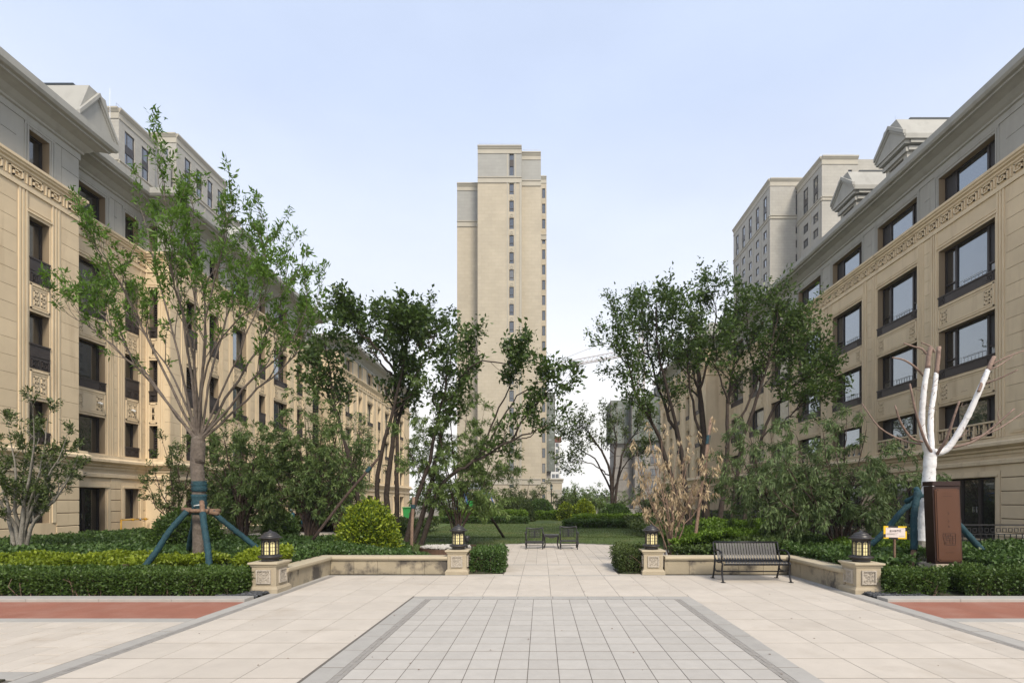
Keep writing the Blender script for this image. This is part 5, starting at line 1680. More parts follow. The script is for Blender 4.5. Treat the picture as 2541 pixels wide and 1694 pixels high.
def pillar(x, y, label, s=1.0, h=.55):
    o = thing("lantern_pillar", label, "pillar", (x, y, 0), "stone pillars carrying lanterns at the plaza corners")
    a = .265 * s
    def ring(prof, name, m=PILLAR):
        q = MB()
        vs, fs = [], []
        for r, z in prof: vs += [(x - r, y - r, z), (x + r, y - r, z), (x + r, y + r, z), (x - r, y + r, z)]
        n = len(prof)
        for i in range(n - 1):
            for k in range(4): fs.append((i * 4 + k, i * 4 + (k + 1) % 4, i * 4 + 4 + (k + 1) % 4, i * 4 + 4 + k))
        fs += [(3, 2, 1, 0), tuple(range(4 * n - 4, 4 * n))]
        q.add(vs, fs)
        return q.obj(name, m, o, bevel=.004)
    ring([(a, -.1), (a, .075), (a - .012, .085), (a - .03, .115), (a - .035, .12)], "base")
    b = a - .045
    ring([(b, .10), (b, h - .07)], "shaft")
    ring([(b - .0, h - .085), (b + .015, h - .075), (b + .02, h - .05), (b + .045, h - .035), (b + .05, h - .03), (b + .05, h), (.05, h + .004)], "cap", COPING)
    for fr in (Frame(x, y - b, (1, 0), (0, -1)), Frame(x - b, y, (0, 1), (-1, 0)), Frame(x + b, y, (0, 1), (1, 0))):
        p = MB(); z0, z1, w = .17, h - .13, .13 * s
        for q in ((-w, w, z0, z0 + .025), (-w, w, z1 - .025, z1), (-w, -w + .025, z0 + .025, z1 - .025), (w - .025, w, z0 + .025, z1 - .025)): p.fbox(fr, *q, -.005, .028)
        po = p.obj("panel_frame", CARVED, o)
        c = MB(); c.fbox(fr, -w + .025, w - .025, z0 + .025, z1 - .025, -.005, .004)
        cx, cz = 0, (z0 + z1) / 2
        random.seed(int(abs(x * 31 + y * 7)))
        # scrolling carved relief
        for (sx, sz) in ((-.5, .35), (.5, .35), (-.5, -.35), (.5, -.35), (0, 0)):
            r0 = .042 * s; pts = []
            d = 1 if sx * sz >= 0 else -1
            for q in range(15):
                t = q / 14
                rr = r0 * (1 - .75 * t); an = d * t * 8.5 + sx * 3
                pts.append(fr.pt(cx + sx * .10 * s + rr * math.cos(an), cz + sz * .20 * h / .55 + rr * math.sin(an), .008))
            c.tube(pts, .0085, 5)
        for q in range(7):
            u, z = random.uniform(-.08, .08) * s, cz + random.uniform(-.08, .08)
            c.tube([fr.pt(u, z, .006), fr.pt(u + random.uniform(-.03, .03), z + random.uniform(.02, .04), .012), fr.pt(u + random.uniform(-.04, .04), z + .05, .006)], [.008, .009, .004], 5)
        c.obj("carved_panel", CARVED, po)
    return o

def lantern(x, y, z, label, s=1.0):
    """round iron lantern: stepped dome roof, arched cream panes with glazing bars, flanged base"""
    o = thing("garden_lantern", label, "lantern", (x, y, z), "iron lanterns on the stone pillars")
    c = (x, y, z)
    S_ = lambda pr: [(r * s, zz * s) for r, zz in pr]
    MB().lathe(S_([(.10, 0), (.145, .0), (.15, .025), (.135, .035), (.17, .055), (.20, .07), (.205, .085), (.20, .10), (.155, .105), (.15, .12), (.05, .12)]), c, 32).obj("base", IRON, o, True)
    MB().lathe(S_([(.05, .385), (.150, .385), (.155, .40), (.155, .412), (.205, .42), (.212, .432), (.20, .44), (.168, .447), (.160, .452), (.158, .472), (.150, .480), (.128, .490), (.122, .494), (.119, .508), (.100, .522), (.070, .534), (.038, .542), (.028, .552), (.020, .566), (.004, .574)]), c, 32).obj("roof", IRON, o, True)
    n = 8; r = .138 * s
    for k in range(n):
        a0 = 2 * math.pi * (k + .5) / n; a = (a0 + math.pi / n)
        px, py = x + r * math.cos(a0), y + r * math.sin(a0)
        MB().tube([(px, py, z + .115 * s), (px, py, z + .392 * s)], .011 * s, 6).obj("post", IRON, o)
        # pane between two posts: an arched glass plate set back from the glazing bars
        ux, uy = -math.sin(a), math.cos(a); R0 = r * math.cos(math.pi / n) - .004 * s
        fr = Frame(x, y, (ux, uy), (math.cos(a), math.sin(a)))
        hw = r * math.sin(math.pi / n) - .013 * s
        zb, zs = z + .125 * s, z + .325 * s
        arc = [(hw * math.cos(t), zs + hw * 1.0 * math.sin(t)) for t in [math.pi * q / 10 for q in range(11)]]
        prof = [(hw, zb)] + arc + [(-hw, zb)]
        m = len(prof)
        g = MB()
        g.add([fr.pt(u, zz, R0) for u, zz in prof] + [fr.pt(u, zz, R0 - .01 * s) for u, zz in prof], [tuple(range(m)), tuple(range(m, 2 * m))[::-1]] + [(i, m + i, m + (i + 1) % m, (i + 1) % m) for i in range(m)])
        po = g.obj("pane", CREAM, o)
        f = MB()
        # spandrel plate above the arch
        hw2 = hw + .010 * s
        top = z + .39 * s
        pl = [(hw2, zs)] + [(u, zz) for u, zz in arc] + [(-hw2, zs), (-hw2, top), (hw2, top)]
        k2 = len(arc)
        vs = [fr.pt(u, zz, R0 + .004 * s) for u, zz in arc] + [fr.pt(hw2, zs, R0 + .004 * s), fr.pt(hw2, top, R0 + .004 * s), fr.pt(-hw2, top, R0 + .004 * s), fr.pt(-hw2, zs, R0 + .004 * s)]
        half = k2 // 2
        fs = [(k2, k2 + 1, i + 1, i) for i in range(half)] + [(k2 + 1, k2 + 2, half)] + [(k2 + 2, k2 + 3, i + 1, i) for i in range(half, k2 - 1)]
        f.add(vs, fs)
        b = .0032 * s
        f.fbox(fr, -b, b, zb, zs + hw, R0 - .002, R0 + .005 * s)
        for zz in (.19, .255, .322): f.fbox(fr, -hw, hw, z + zz * s - b, z + zz * s + b, R0 - .002, R0 + .0045 * s)
        for t in (.25, .75):
            a1 = math.pi * t
            f.tube([fr.pt(0, zs, R0 + .002 * s), fr.pt(hw * math.cos(a1), zs + hw * math.sin(a1), R0 + .002 * s)], b, 4)
        f.tube([fr.pt(u, zz, R0 + .003 * s) for u, zz in prof], .004 * s, 4)
        f.obj("glazing_bar", IRON, po)
    MB().lathe(S_([(.11, .11), (.11, .39)]), c, 16).obj("lamp_core", CREAM, o)
    return o
for x, y, s, pl, ll in ((-5.0, 9.50, 1.0, "carved stone pillar at the front left end of the left low wall", "iron lantern on the front left pillar, nearest the staked ash tree"),
                        (-1.90, 11.82, 1.0, "carved stone pillar between the left low wall and the small square hedge", "iron lantern on the rear left pillar beside the entrance path"),
                        (2.53, 11.82, 1.0, "carved stone pillar at the bench side of the entrance path", "iron lantern on the rear right pillar, before the dead shrub"),
                        (5.84, 9.40, 1.0, "carved stone pillar at the front right end, beside the dry hedge", "iron lantern on the front right pillar, near the brown pylon")):
    pillar(x, y, pl, s * (1.0 if y < 10 else .98))
    lantern(x, y, .555, ll, 1.0)

# ---- slate chips and white pebbles
def chips(name, m, n, region, size, zf, flat=.25):
    vs, fs = MB(), None
    for i in range(n):
        x, y = region()
        a = RNG.uniform(0, 6.28); s = size * RNG.uniform(.5, 1.3); t = s * flat
        z = zf + RNG.uniform(0, .03); k = 5
        tilt = RNG.normal(size=2) * .25
        pts = []
        for q in range(k):
            an = a + 2 * math.pi * q / k; r = s * RNG.uniform(.6, 1)
            dx, dy = r * math.cos(an), r * math.sin(an) * .65
            pts.append((x + dx, y + dy, z + dx * tilt[0] + dy * tilt[1]))
        vs.add(pts + [(p[0], p[1], p[2] + t) for p in pts], [tuple(range(k, 2 * k))] + [(q, (q + 1) % k, k + (q + 1) % k, k + q) for q in range(k)])
    return tag(vs.obj(name, m), kind='stuff')
SLATE = mat("slate_chips", (.10, .105, .115), .7, var=.5, scale=30)
PEBB = mat("white_pebbles", (.58, .56, .52), .7, var=.3, scale=25)
def reg(x0, x1, y0, y1): return lambda: (RNG.uniform(x0, x1), RNG.uniform(y0, y1))
chips("slate_gravel", SLATE, 520, reg(-5.55, -4.9, 8.78, 9.25), .045, .01)
chips("slate_gravel", SLATE, 700, reg(5.72, 6.6, 8.78, 9.15), .045, .01)
chips("pebble_bed", PEBB, 500, lambda: (lambda a, r: (-3.1 + .75 * r * math.cos(a), 16.7 + .5 * r * math.sin(a)))(RNG.uniform(0, 6.28), math.sqrt(RNG.uniform(0, 1))), .07, .15, .6)

# tree pit ring with spotlight
cx, cy = -2.9, 16.8
tp = thing("planter_ring", "rusty tree pit ring around white pebbles on the lawn", "planter", (cx, cy, .15))
RUST = mat("rusty_steel", (.11, .065, .042), .8, var=.4, scale=8)
for k in range(24):
    a0, a1 = 2 * math.pi * k / 24, 2 * math.pi * (k + 1) / 24
m = MB(); m.lathe([(1.05, -.1), (1.05, .07), (.99, .07), (.99, -.1)], (cx, cy, .10), 40); m.obj("ring", RUST, tp)
m = MB(); m.lathe([(.98, 0), (.01, .03)], (cx, cy, .11), 30); m.obj("soil", SOIL, tp)
sp = thing("spotlight", "small black garden spotlight on the rim of the tree pit", "lamp", (-2.35, 16.3, .2))
MB().tube([(-2.35, 16.3, .15), (-2.35, 16.3, .36)], .025, 8).obj("stem", BLACKM, sp)
MB().lathe([(.06, 0), (.065, .05), (.085, .12), (.09, .2), (.075, .2), (.06, .15)], (-2.35, 16.3, .36), 16).obj("lamp_head", BLACKM, sp, True)

# ---- bench: each steel strap is one slat running from the top rail over the seat
bx0, bx1, byf, byb = 3.70, 5.08, 10.50, 11.08
bn = thing("park_bench", "black steel strap bench standing before the right low wall", "bench", ((bx0 + bx1) / 2, 10.8, 0))
prof = [(11.09, .775), (11.075, .74), (11.03, .62), (10.985, .50), (10.95, .435), (10.90, .405), (10.83, .395), (10.72, .40), (10.60, .415), (10.535, .42), (10.50, .405), (10.487, .375), (10.495, .345)]
pc = bez([(0, y, z) for y, z in prof], 26)
ns = 22
for k in range(ns):
    u = bx0 + .05 + (bx1 - bx0 - .10) * (k + .5) / ns; w = .0228
    vs, fs = [], []
    for i, p in enumerate(pc):
        t = pc[min(i + 1, len(pc) - 1)] - pc[max(i - 1, 0)]; nrm = unit(np.array([0, -t[2], t[1]])) * .003
        vs += [(u - w, p[1] - nrm[1], p[2] - nrm[2]), (u + w, p[1] - nrm[1], p[2] - nrm[2]), (u + w, p[1] + nrm[1], p[2] + nrm[2]), (u - w, p[1] + nrm[1], p[2] + nrm[2])]
    for i in range(len(pc) - 1):
        for q in range(4): fs.append((i * 4 + q, i * 4 + (q + 1) % 4, i * 4 + 4 + (q + 1) % 4, i * 4 + 4 + q))
    MB().add(vs, fs).obj("slat", BENCH, bn)
MB().tube([(bx0, 11.085, .775), (bx1, 11.085, .775)], .020, 10).obj("top_rail", BENCH, bn, True)
MB().tube([(bx0 + .03, 10.505, .36), (bx1 - .03, 10.505, .36)], .017, 10).obj("front_rail", BENCH, bn, True)
MB().tube([(bx0 + .03, 10.93, .40), (bx1 - .03, 10.93, .40)], .014, 8).obj("rear_rail", BENCH, bn, True)
MB().tube([(bx0 + .03, 10.80, .185), (bx1 - .03, 10.80, .185)], .013, 8).obj("stretcher", BENCH, bn, True)
for x in (bx0, bx1):
    def bar(pts, name, rx=.014, n=12):
        c = bez(pts, n); MB().tube(c, rx * 1.25, 8).obj(name, BENCH, bn, True)
    bar([(x, 11.085, .775), (x, 11.03, .60), (x, 10.96, .43)], "back_frame", .015)
    bar([(x, 10.96, .43), (x, 10.80, .385), (x, 10.60, .40), (x, 10.50, .385)], "seat_frame", .015)
    bar([(x, 10.96, .43), (x, 10.985, .30), (x, 11.03, .15), (x, 11.10, .01)], "leg", .016)
    bar([(x, 10.50, .385), (x, 10.535, .27), (x, 10.52, .14), (x, 10.47, .01)], "leg", .016)
    bar([(x, 11.0, .60), (x, 10.90, .625), (x, 10.72, .63), (x, 10.60, .60), (x, 10.545, .53), (x, 10.56, .45), (x, 10.60, .41)], "armrest", .015, 18)
    bar([(x, 10.53, .25), (x, 10.67, .20), (x, 10.80, .185), (x, 10.93, .20), (x, 11.0, .25)], "cross_brace", .011)
    MB().lathe([(.045, -.012), (.05, 0), (.045, .012)], (x, 10.80, .20), 14).obj("rosette", BENCH, bn)
    for y in (11.11, 10.46): piece("foot_plate", BENCH, x - .035, x + .035, y - .035, y + .045, 0, .014, bn, .003)

# ---- cast armchairs and side table on the terrace
CAST = mat("cast_dark_metal", (.022, .021, .023), .45, var=.25, scale=15, spec=.5)
def armchair(x, y, w, label, z_seat=.30, hb=.72, ang=0):
    o = thing("garden_armchair", label, "chair", (x, y, 0), "cast metal armchairs on the round terrace")
    h = w / 2; d = .50
    yf, yb = y - d / 2, y + d / 2
    sm = MB()
    for k in range(9):
        u = x - h + .05 + (w - .1) * k / 8
        sm.tube(bez([(u, yf + .01, z_seat), (u, y, z_seat - .025), (u, yb - .02, z_seat - .035)], 5), .016, 6)
    for k in range(5):
        yy = yf + .03 + k * .11
        sm.tube([(x - h + .03, yy, z_seat - .008 - .007 * k), (x + h - .03, yy, z_seat - .008 - .007 * k)], .014, 6)
    so = sm.obj("seat", CAST, o)
    MB().fbox(WORLD, x - h + .02, x + h - .02, z_seat - .055, z_seat - .01, -yf - .03, -yf + .005).obj("seat_apron", CAST, o, bevel=.008)
    bo = MB()
    zb, zt = z_seat + .10, hb - .09
    yy = lambda z: yb + .02 + (z - z_seat) * .20
    bw = h - .10
    # lattice splat: rings and leaves between two rails
    for r_ in range(4):
        for c_ in range(6):
            cxp = x - bw + .03 + (2 * bw - .06) * (c_ + .5) / 6; czp = zb + (zt - zb) * (r_ + .5) / 4
            rr = min((2 * bw) / 12, (zt - zb) / 8) * .98
            bo.tube([(cxp + rr * math.cos(t), yy(czp), czp + rr * math.sin(t)) for t in [2 * math.pi * q / 8 for q in range(9)]], .0085, 5, False)
    for z in (zb, zt): bo.tube([(x - bw, yy(z), z), (x + bw, yy(z), z)], .012, 6)
    for u in (x - bw, x, x + bw): bo.tube([(u, yy(zb), zb), (u, yy(zt), zt)], .011 if u != x else .03, 6)
    bo.obj("back_lattice", CAST, o)
    MB().tube(bez([(x - h, yy(hb) , hb), (x - h * .5, yy(hb) + .02, hb - .028), (x, yy(hb) + .03, hb - .035), (x + h * .5, yy(hb) + .02, hb - .028), (x + h, yy(hb), hb)], 14), .026, 8).obj("top_rail", CAST, o, True)
    for s in (-1, 1):
        u = x + s * (h - .012)
        MB().tube(bez([(u, yy(hb + .02), hb + .02), (u, yy(.5), .5), (u, yb, z_seat), (u, yb + .03, .15), (u, yb + .10, .0)], 14), .02, 7).obj("rear_leg", CAST, o, True)
        MB().tube(bez([(u + s * .01, yf, z_seat + .0), (u + s * .015, yf - .02, .2), (u + s * .0, yf + .005, .10), (u, yf - .03, .0)], 10), [.026, .03, .03, .03, .028, .026, .024, .022, .02, .02, .022], 7).obj("front_leg", CAST, o, True)
        MB().tube(bez([(u, yy(.58), .56), (u + s * .012, y + .02, .575), (u + s * .02, yf + .05, .57), (u + s * .02, yf - .005, .53), (u + s * .015, yf + .03, .47), (u + s * .01, yf + .05, z_seat)], 16), [.022] * 7 + [.026, .03, .032, .03, .026, .022, .02, .02, .02, .02], 7).obj("armrest", CAST, o, True)
    MB().tube([(x - h + .02, yf + .06, .135), (x + h - .02, yf + .06, .135)], .011, 6).obj("stretcher", CAST, o)
    MB().tube([(x - h + .02, yb, .16), (x + h - .02, yb, .16)], .011, 6).obj("stretcher", CAST, o)
    return o
armchair(-.235, 18.1, .60, "dark cast metal armchair on the terrace, left of the small table", .27, .70)
armchair(.965, 18.0, .60, "dark cast metal armchair on the terrace, right of the small table", .31, .76)
tb = thing("side_table", "low dark cast metal table between the two armchairs on the terrace", "table", (.36, 18.35, 0))
tz = .475
MB().add([(.09, 18.13, tz - .025), (.63, 18.13, tz - .025), (.63, 18.60, tz - .025), (.09, 18.60, tz - .025), (.09, 18.13, tz), (.63, 18.13, tz), (.63, 18.60, tz), (.09, 18.60, tz)], [(3, 2, 1, 0), (4, 5, 6, 7), (0, 1, 5, 4), (1, 2, 6, 5), (2, 3, 7, 6), (3, 0, 4, 7)]).obj("tabletop", CAST, tb, bevel=.01)
m = MB()
for yy in (18.16, 18.57):
    for k in range(10):
        u0, u1 = .13 + .046 * k, .13 + .046 * (k + 1)
        dz = .045 + .05 * math.sin(math.pi * (k + .5) / 10) ** 2
        m.box(u0, u1, yy - .01, yy + .01, tz - .025 - dz, tz - .022)
m.obj("apron", CAST, tb)
for x in (.13, .59):
    for y in (18.17, 18.56):
        s = -1 if x < .3 else 1
        MB().tube(bez([(x, y, tz - .02), (x + s * .015, y, .33), (x - s * .01, y, .18), (x + s * .005, y, .06), (x + s * .03, y, .0)], 10), [.032, .034, .03, .026, .022, .02, .02, .02, .022, .026, .028], 7).obj("leg", CAST, tb, True)

# ---- brown pylon sign on its granite block
PYL = mat("bronze_brown_sheet", (.028, .012, .009), .45, var=.2, scale=5)
PLQ = mat("bronze_plaque", (.095, .040, .021), .42, var=.35, scale=2.2, col2=(.085, .036, .018))
ENG = mat("engraved_lines", (.040, .018, .012), .6)
GRAN = mat("speckled_granite", (.50, .43, .33), .85, col2=(.24, .20, .15), scale=85, bump=.2, bscale=80)
py0 = 10.05
px0, px1 = (2145 - VX) * py0 / F_PX, (2207 - VX) * py0 / F_PX
zt, zb = EYE - (1106 - VY) * py0 / F_PX, EYE - (1294 - VY) * py0 / F_PX
gb = thing("plinth_stone", "speckled granite block carrying the brown pylon", "stone block", ((px0 + px1) / 2, py0 + .2, 0))
vs = []
MB().add([(px0 - .0, py0 - .03, -.1), (px1 + .05, py0 - .03, -.1), (px1 + .05, py0 + .5, -.1), (px0, py0 + .5, -.1), (px0 + .05, py0, zb), (px1 + .06, py0, zb), (px1 + .06, py0 + .48, zb), (px0 + .05, py0 + .48, zb)],
         [(3, 2, 1, 0), (4, 5, 6, 7), (0, 1, 5, 4), (1, 2, 6, 5), (2, 3, 7, 6), (3, 0, 4, 7)]).obj("block", GRAN, gb, bevel=.01)
py = thing("pylon_sign", "tall dark brown metal pylon with embossed bronze plaque in front of the white wrapped tree", "sign", ((px0 + px1) / 2, py0 + .2, zb))
lean = .065
def lx(z): return -lean * (z - zb) / (zt - zb)
def slabz(name, m, u0, u1, z0, z1, ya, yb_, par, bev=.004):
    return MB().add([(u0 + lx(z0), ya, z0), (u1 + lx(z0), ya, z0), (u1 + lx(z0), yb_, z0), (u0 + lx(z0), yb_, z0), (u0 + lx(z1), ya, z1), (u1 + lx(z1), ya, z1), (u1 + lx(z1), yb_, z1), (u0 + lx(z1), yb_, z1)],
                    [(3, 2, 1, 0), (4, 5, 6, 7), (0, 1, 5, 4), (1, 2, 6, 5), (2, 3, 7, 6), (3, 0, 4, 7)]).obj(name, m, par, bevel=bev)
A0, A1 = px0 + .05, px1 + .06
slabz("body", PYL, A0, A1, zb, zt - .075, py0 + .02, py0 + .26, py)
slabz("cap", PYL, A0 - .005, A1 + .0, zt - .07, zt + .02, py0 + .005, py0 + .275, py)
slabz("seam_clip", PLASTIC_W, A0 - .008, A0 + .02, zt - .078, zt - .070, py0 + .002, py0 + .02, py, 0)
u0, u1 = A0 + .03, A1 - .03; z0, z1 = zb + .045, zt - .12; nt = .035
def plaque(name, inset, y, dep, m, par):
    a0, a1, b0, b1 = u0 + inset, u1 - inset, z0 + inset, z1 - inset
    pr = [(a0 + nt, b0), (a1 - nt, b0), (a1 - nt, b0 + nt * .6), (a1, b0 + nt * .6), (a1, b1 - nt * .6), (a1 - nt, b1 - nt * .6), (a1 - nt, b1), (a0 + nt, b1), (a0 + nt, b1 - nt * .6), (a0, b1 - nt * .6), (a0, b0 + nt * .6), (a0 + nt, b0 + nt * .6)]
    n = len(pr)
    return MB().add([(u + lx(z), y, z) for u, z in pr] + [(u + lx(z), y + dep, z) for u, z in pr], [tuple(range(n)), tuple(range(n, 2 * n))[::-1]] + [(i, n + i, n + (i + 1) % n, (i + 1) % n) for i in range(n)]).obj(name, m, par)
pq = plaque("plaque", 0, py0 + .002, .03, PLQ, py)
plaque("plaque_border", .020, py0 - .004, .02, ENG, pq); plaque("plaque_face", .026, py0 - .008, .02, PLQ, pq)
def stroke(mb, pts, r=.0035, y=py0 - .009):
    mb.tube([(u + lx(z), y, z) for u, z in pts], r, 4)
uc = (u0 + u1) / 2
em = MB(); ez0, ez1 = zb + .37, zb + .60; eu0, eu1 = uc - .125, uc + .125
stroke(em, [(eu0 + .01, ez1), (eu1 - .01, ez1 + .004), (eu1, ez1 - .03), (eu1 - .004, ez0 + .05), (eu1 - .02, ez0), (eu0 + .03, ez0 + .01), (eu0 + .02, ez0 + .08), (eu0, ez1 - .06), (eu0 + .01, ez1)], .005)
for i, zz in enumerate((.055, .095, .14)):
    stroke(em, [(eu0 + .015, ez1 - zz), (eu0 + .08, ez1 - zz + .006), (eu1 - .06, ez1 - zz - .004), (eu1 - .01, ez1 - zz + .004)], .005)
for u_, a, b_ in ((.05, .0, .055), (.10, .02, .095), (.15, .0, .05), (.19, .03, .14), (.07, .095, .14), (.13, .10, .20), (.18, .15, .21), (.05, .15, .21)):
    stroke(em, [(eu0 + u_, ez1 - a - .01), (eu0 + u_ + .006, ez1 - b_)], .005)
for zz, a, b_ in ((.03, .10, .15), (.075, .05, .09), (.12, .12, .18), (.175, .03, .1), (.20, .14, .22)):
    stroke(em, [(eu0 + a, ez1 - zz), (eu0 + b_, ez1 - zz + .004)], .004)
em.obj("emblem", ENG, pq)
tx = MB()
for k, zz in enumerate((.10, .15, .155)):
    stroke(tx, [(uc - .09, z1 - zz), (uc + .09, z1 - zz)], .002)
stroke(tx, [(uc - .015, z1 - .46), (uc + .015, z1 - .485), (uc - .01, z1 - .51)], .004); stroke(tx, [(uc - .012, z1 - .62), (uc + .012, z1 - .64), (uc - .012, z1 - .66)], .004)
stroke(tx, [(uc - .015, z1 - .73), (uc + .015, z1 - .76)], .004); stroke(tx, [(uc + .015, z1 - .73), (uc - .015, z1 - .76)], .004)
for k in range(6): stroke(tx, [(uc - .08 + .028 * k, zb + .22), (uc - .065 + .028 * k, zb + .235), (uc - .06 + .028 * k, zb + .22)], .002)
tx.obj("engraved_text", ENG, pq)

# ---- white wrapped cut tree with its stakes
Yw = 11.3
b = site(2122, 1305, Yw); b = (b[0], Yw, zg(b[0], Yw))
T = Tree("cut_tree", "dead pruned tree bandaged in white wrap, behind the brown pylon", "tree", b)
T.done(POLE, name="stump_root") if False else None
def wrapped(name, pts, r0, r1, m, n=34, sides=12):
    c = bez([np.array(site(x, y, d)) for x, y, d in pts], n)
    rad = [(r0 + (r1 - r0) * i / n) * (1 + .045 * math.sin(i * 2.4) + .035 * math.sin(i * 5.1)) for i in range(n + 1)]
    return MB().tube(c, rad, sides).obj(name, m, T.o, True)
tr_ = wrapped("trunk", [(2120, 1320, Yw), (2122, 1220, Yw), (2132, 1120, Yw), (2138, 1030, Yw)], .140, .118, WHITEW, 34)
MB().tube(bez([site(2121, 1256, Yw), site(2121.5, 1240, Yw)], 3), .158, 14).obj("rope_band", BARK_GREY, tr_)
wrapped("wrapped_limb", [(2132, 1045, Yw), (2118, 980, Yw - .1), (2122, 900, Yw - .2), (2131, 842, Yw - .25)], .068, .048, WHITEW)
wrapped("wrapped_limb", [(2140, 1040, Yw), (2138, 960, Yw + .15), (2146, 900, Yw + .2), (2151, 855, Yw + .25)], .062, .044, WHITEW)
wrapped("wrapped_limb", [(2140, 1040, Yw), (2175, 1030, Yw - .1), (2215, 970, Yw - .25), (2250, 895, Yw - .4), (2270, 848, Yw - .45)], .072, .048, WHITEW)
DEADW = bark("cut_wood", (.29, .205, .165), (.17, .12, .10))
for pts, r0, r1 in (([(2131, 845, Yw - .25), (2133, 820, Yw - .25), (2138, 797, Yw - .25)], .050, .042), ([(2151, 858, Yw + .25), (2154, 830, Yw + .25), (2157, 795, Yw + .25)], .046, .042), ([(2270, 850, Yw - .45), (2277, 832, Yw - .45), (2284, 818, Yw - .45)], .050, .036),
                    ([(2260, 862, Yw - .36), (2253, 885, Yw - .45), (2248, 898, Yw - .46)], .03, .03)):
    wrapped("cut_end", pts, r0, r1, DEADW, 6)
for pts, r in (([(2128, 812, Yw), (2118, 800, Yw), (2100, 795, Yw), (2076, 787, Yw)], .026), ([(2148, 808, Yw + .2), (2138, 795, Yw + .2), (2116, 785, Yw + .3)], .024), ([(2122, 862, Yw), (2100, 840, Yw - .2), (2075, 825, Yw - .3), (2050, 820, Yw - .4)], .026),
               ([(2148, 1050, Yw), (2125, 1010, Yw - .2), (2105, 950, Yw - .35), (2090, 880, Yw - .45)], .034), ([(2128, 1015, Yw), (2095, 1005, Yw - .2), (2070, 970, Yw - .3), (2056, 930, Yw - .4)], .030), ([(2125, 1020, Yw), (2075, 1010, Yw + .2), (2020, 980, Yw + .3), (1980, 925, Yw + .4)], .024),
               ([(2152, 1042, Yw - .1), (2175, 1005, Yw - .35), (2190, 960, Yw - .5), (2204, 920, Yw - .6)], .034), ([(2172, 1030, Yw), (2230, 1015, Yw - .2), (2275, 985, Yw - .3), (2330, 937, Yw - .5)], .030), ([(2230, 1008, Yw - .2), (2290, 985, Yw - .1), (2352, 945, Yw)], .022),
               ([(2275, 838, Yw - .4), (2310, 820, Yw - .5), (2352, 804, Yw - .6)], .022), ([(2270, 850, Yw - .4), (2300, 835, Yw - .2), (2325, 818, Yw - .1)], .018), ([(2262, 880, Yw - .4), (2295, 868, Yw - .6), (2338, 848, Yw - .8)], .022),
               ([(2180, 1020, Yw), (2210, 1000, Yw), (2225, 985, Yw)], .012), ([(2300, 975, Yw - .3), (2292, 950, Yw - .3), (2298, 935, Yw - .3)], .010)):
    c = bez([np.array(site(*p)) for p in pts], 12)
    MB().tube(c, list(np.linspace(r, r * .55, 13)), 7).obj("branch", DEADW, T.o, True)
st = MB()
for k in range(60):
    q = [(2122, 900, Yw - .2), (2140, 930, Yw), (2215, 970, Yw - .25), (2130, 1100, Yw)][k % 4]
    p = np.array(site(q[0] + RNG.normal() * 5, q[1] + RNG.normal() * 45, q[2]))
    st.tube([p, p + RNG.normal(size=3) * .07], .005, 4)
tag(st.obj("twig_stub", DEADW, T.o), kind='stuff')

sup = thing("tree_support", "three teal wrapped poles bracing the white wrapped tree on the right", "tree support", b)
stake(sup, site(2108, 1128, Yw - .35), site(2092, 1312, Yw - .75), .052, (-.0, .72))
stake(sup, site(2112, 1135, Yw + .1), site(1985, 1262, Yw + .25), .050, (.0, 1))
stake(sup, site(2150, 1150, Yw + .1), site(2300, 1308, Yw - .2), .051, (.0, .72))
MB().tube(bez([site(2080, 1152, Yw - .1), site(2105, 1138, Yw - .28), site(2140, 1140, Yw - .26), site(2165, 1150, Yw)], 12), [.05 + .012 * math.sin(i * 1.9) for i in range(13)], 9).obj("crossbar", TEAL, sup, True)
MB().tube(bez([site(2104, 1120, Yw - .25), site(2112, 1135, Yw - .36), site(2104, 1150, Yw - .3)], 8), .055, 9).obj("wrap", TEAL, sup, True)

# ---- yellow framed notice
YEL = mat("hazard_yellow", (.74, .47, .015), .5, var=.08, scale=9)
BLK = mat("hazard_black", (.022, .020, .02), .55)
PAPER = mat("notice_paper", (.66, .58, .545), .7, var=.04, scale=10)
INK = mat("notice_ink", (.06, .045, .05), .7)
Ys = 10.25
nx0, nx1 = (2030 - VX) * Ys / F_PX, (2083 - VX) * Ys / F_PX
nz1, nz0 = EYE - (1206 - VY) * Ys / F_PX, EYE - (1235 - VY) * Ys / F_PX
ng = thing("notice_sign", "small notice with yellow and black hazard border on a post by the white tree", "sign", ((nx0 + nx1) / 2, Ys, zg((nx0 + nx1) / 2, Ys)))
MB().box((nx0 + nx1) / 2 - .012, (nx0 + nx1) / 2 + .022, Ys + .012, Ys + .045, zg(7, Ys) - .1, nz0 + .03).obj("post", POLE, ng)
tilt = -.012
def board(name, m, a, b_, c, d, y, par, th=.008):
    z = lambda u, zz: zz + tilt * (u - nx0) / (nx1 - nx0)
    return MB().add([(a, y, z(a, c)), (b_, y, z(b_, c)), (b_, y, z(b_, d)), (a, y, z(a, d)), (a, y + th, z(a, c)), (b_, y + th, z(b_, c)), (b_, y + th, z(b_, d)), (a, y + th, z(a, d))], [(0, 1, 2, 3), (7, 6, 5, 4), (0, 4, 5, 1), (1, 5, 6, 2), (2, 6, 7, 3), (3, 7, 4, 0)]).obj(name, m, par)
bd = board("board", YEL, nx0, nx1, nz0, nz1, Ys, ng)
W, H = nx1 - nx0, nz1 - nz0
board("hazard_stripe", BLK, nx0 + W * .20, nx0 + W * .62, nz1 - H * .13, nz1 + .001, Ys - .001, bd, .003)
board("hazard_stripe", BLK, nx0 + W * .22, nx0 + W * .62, nz0 - .001, nz0 + H * .10, Ys - .001, bd, .003)
board("hazard_stripe", BLK, nx0 - .001, nx0 + W * .09, nz0 + H * .08, nz0 + H * .36, Ys - .001, bd, .003)
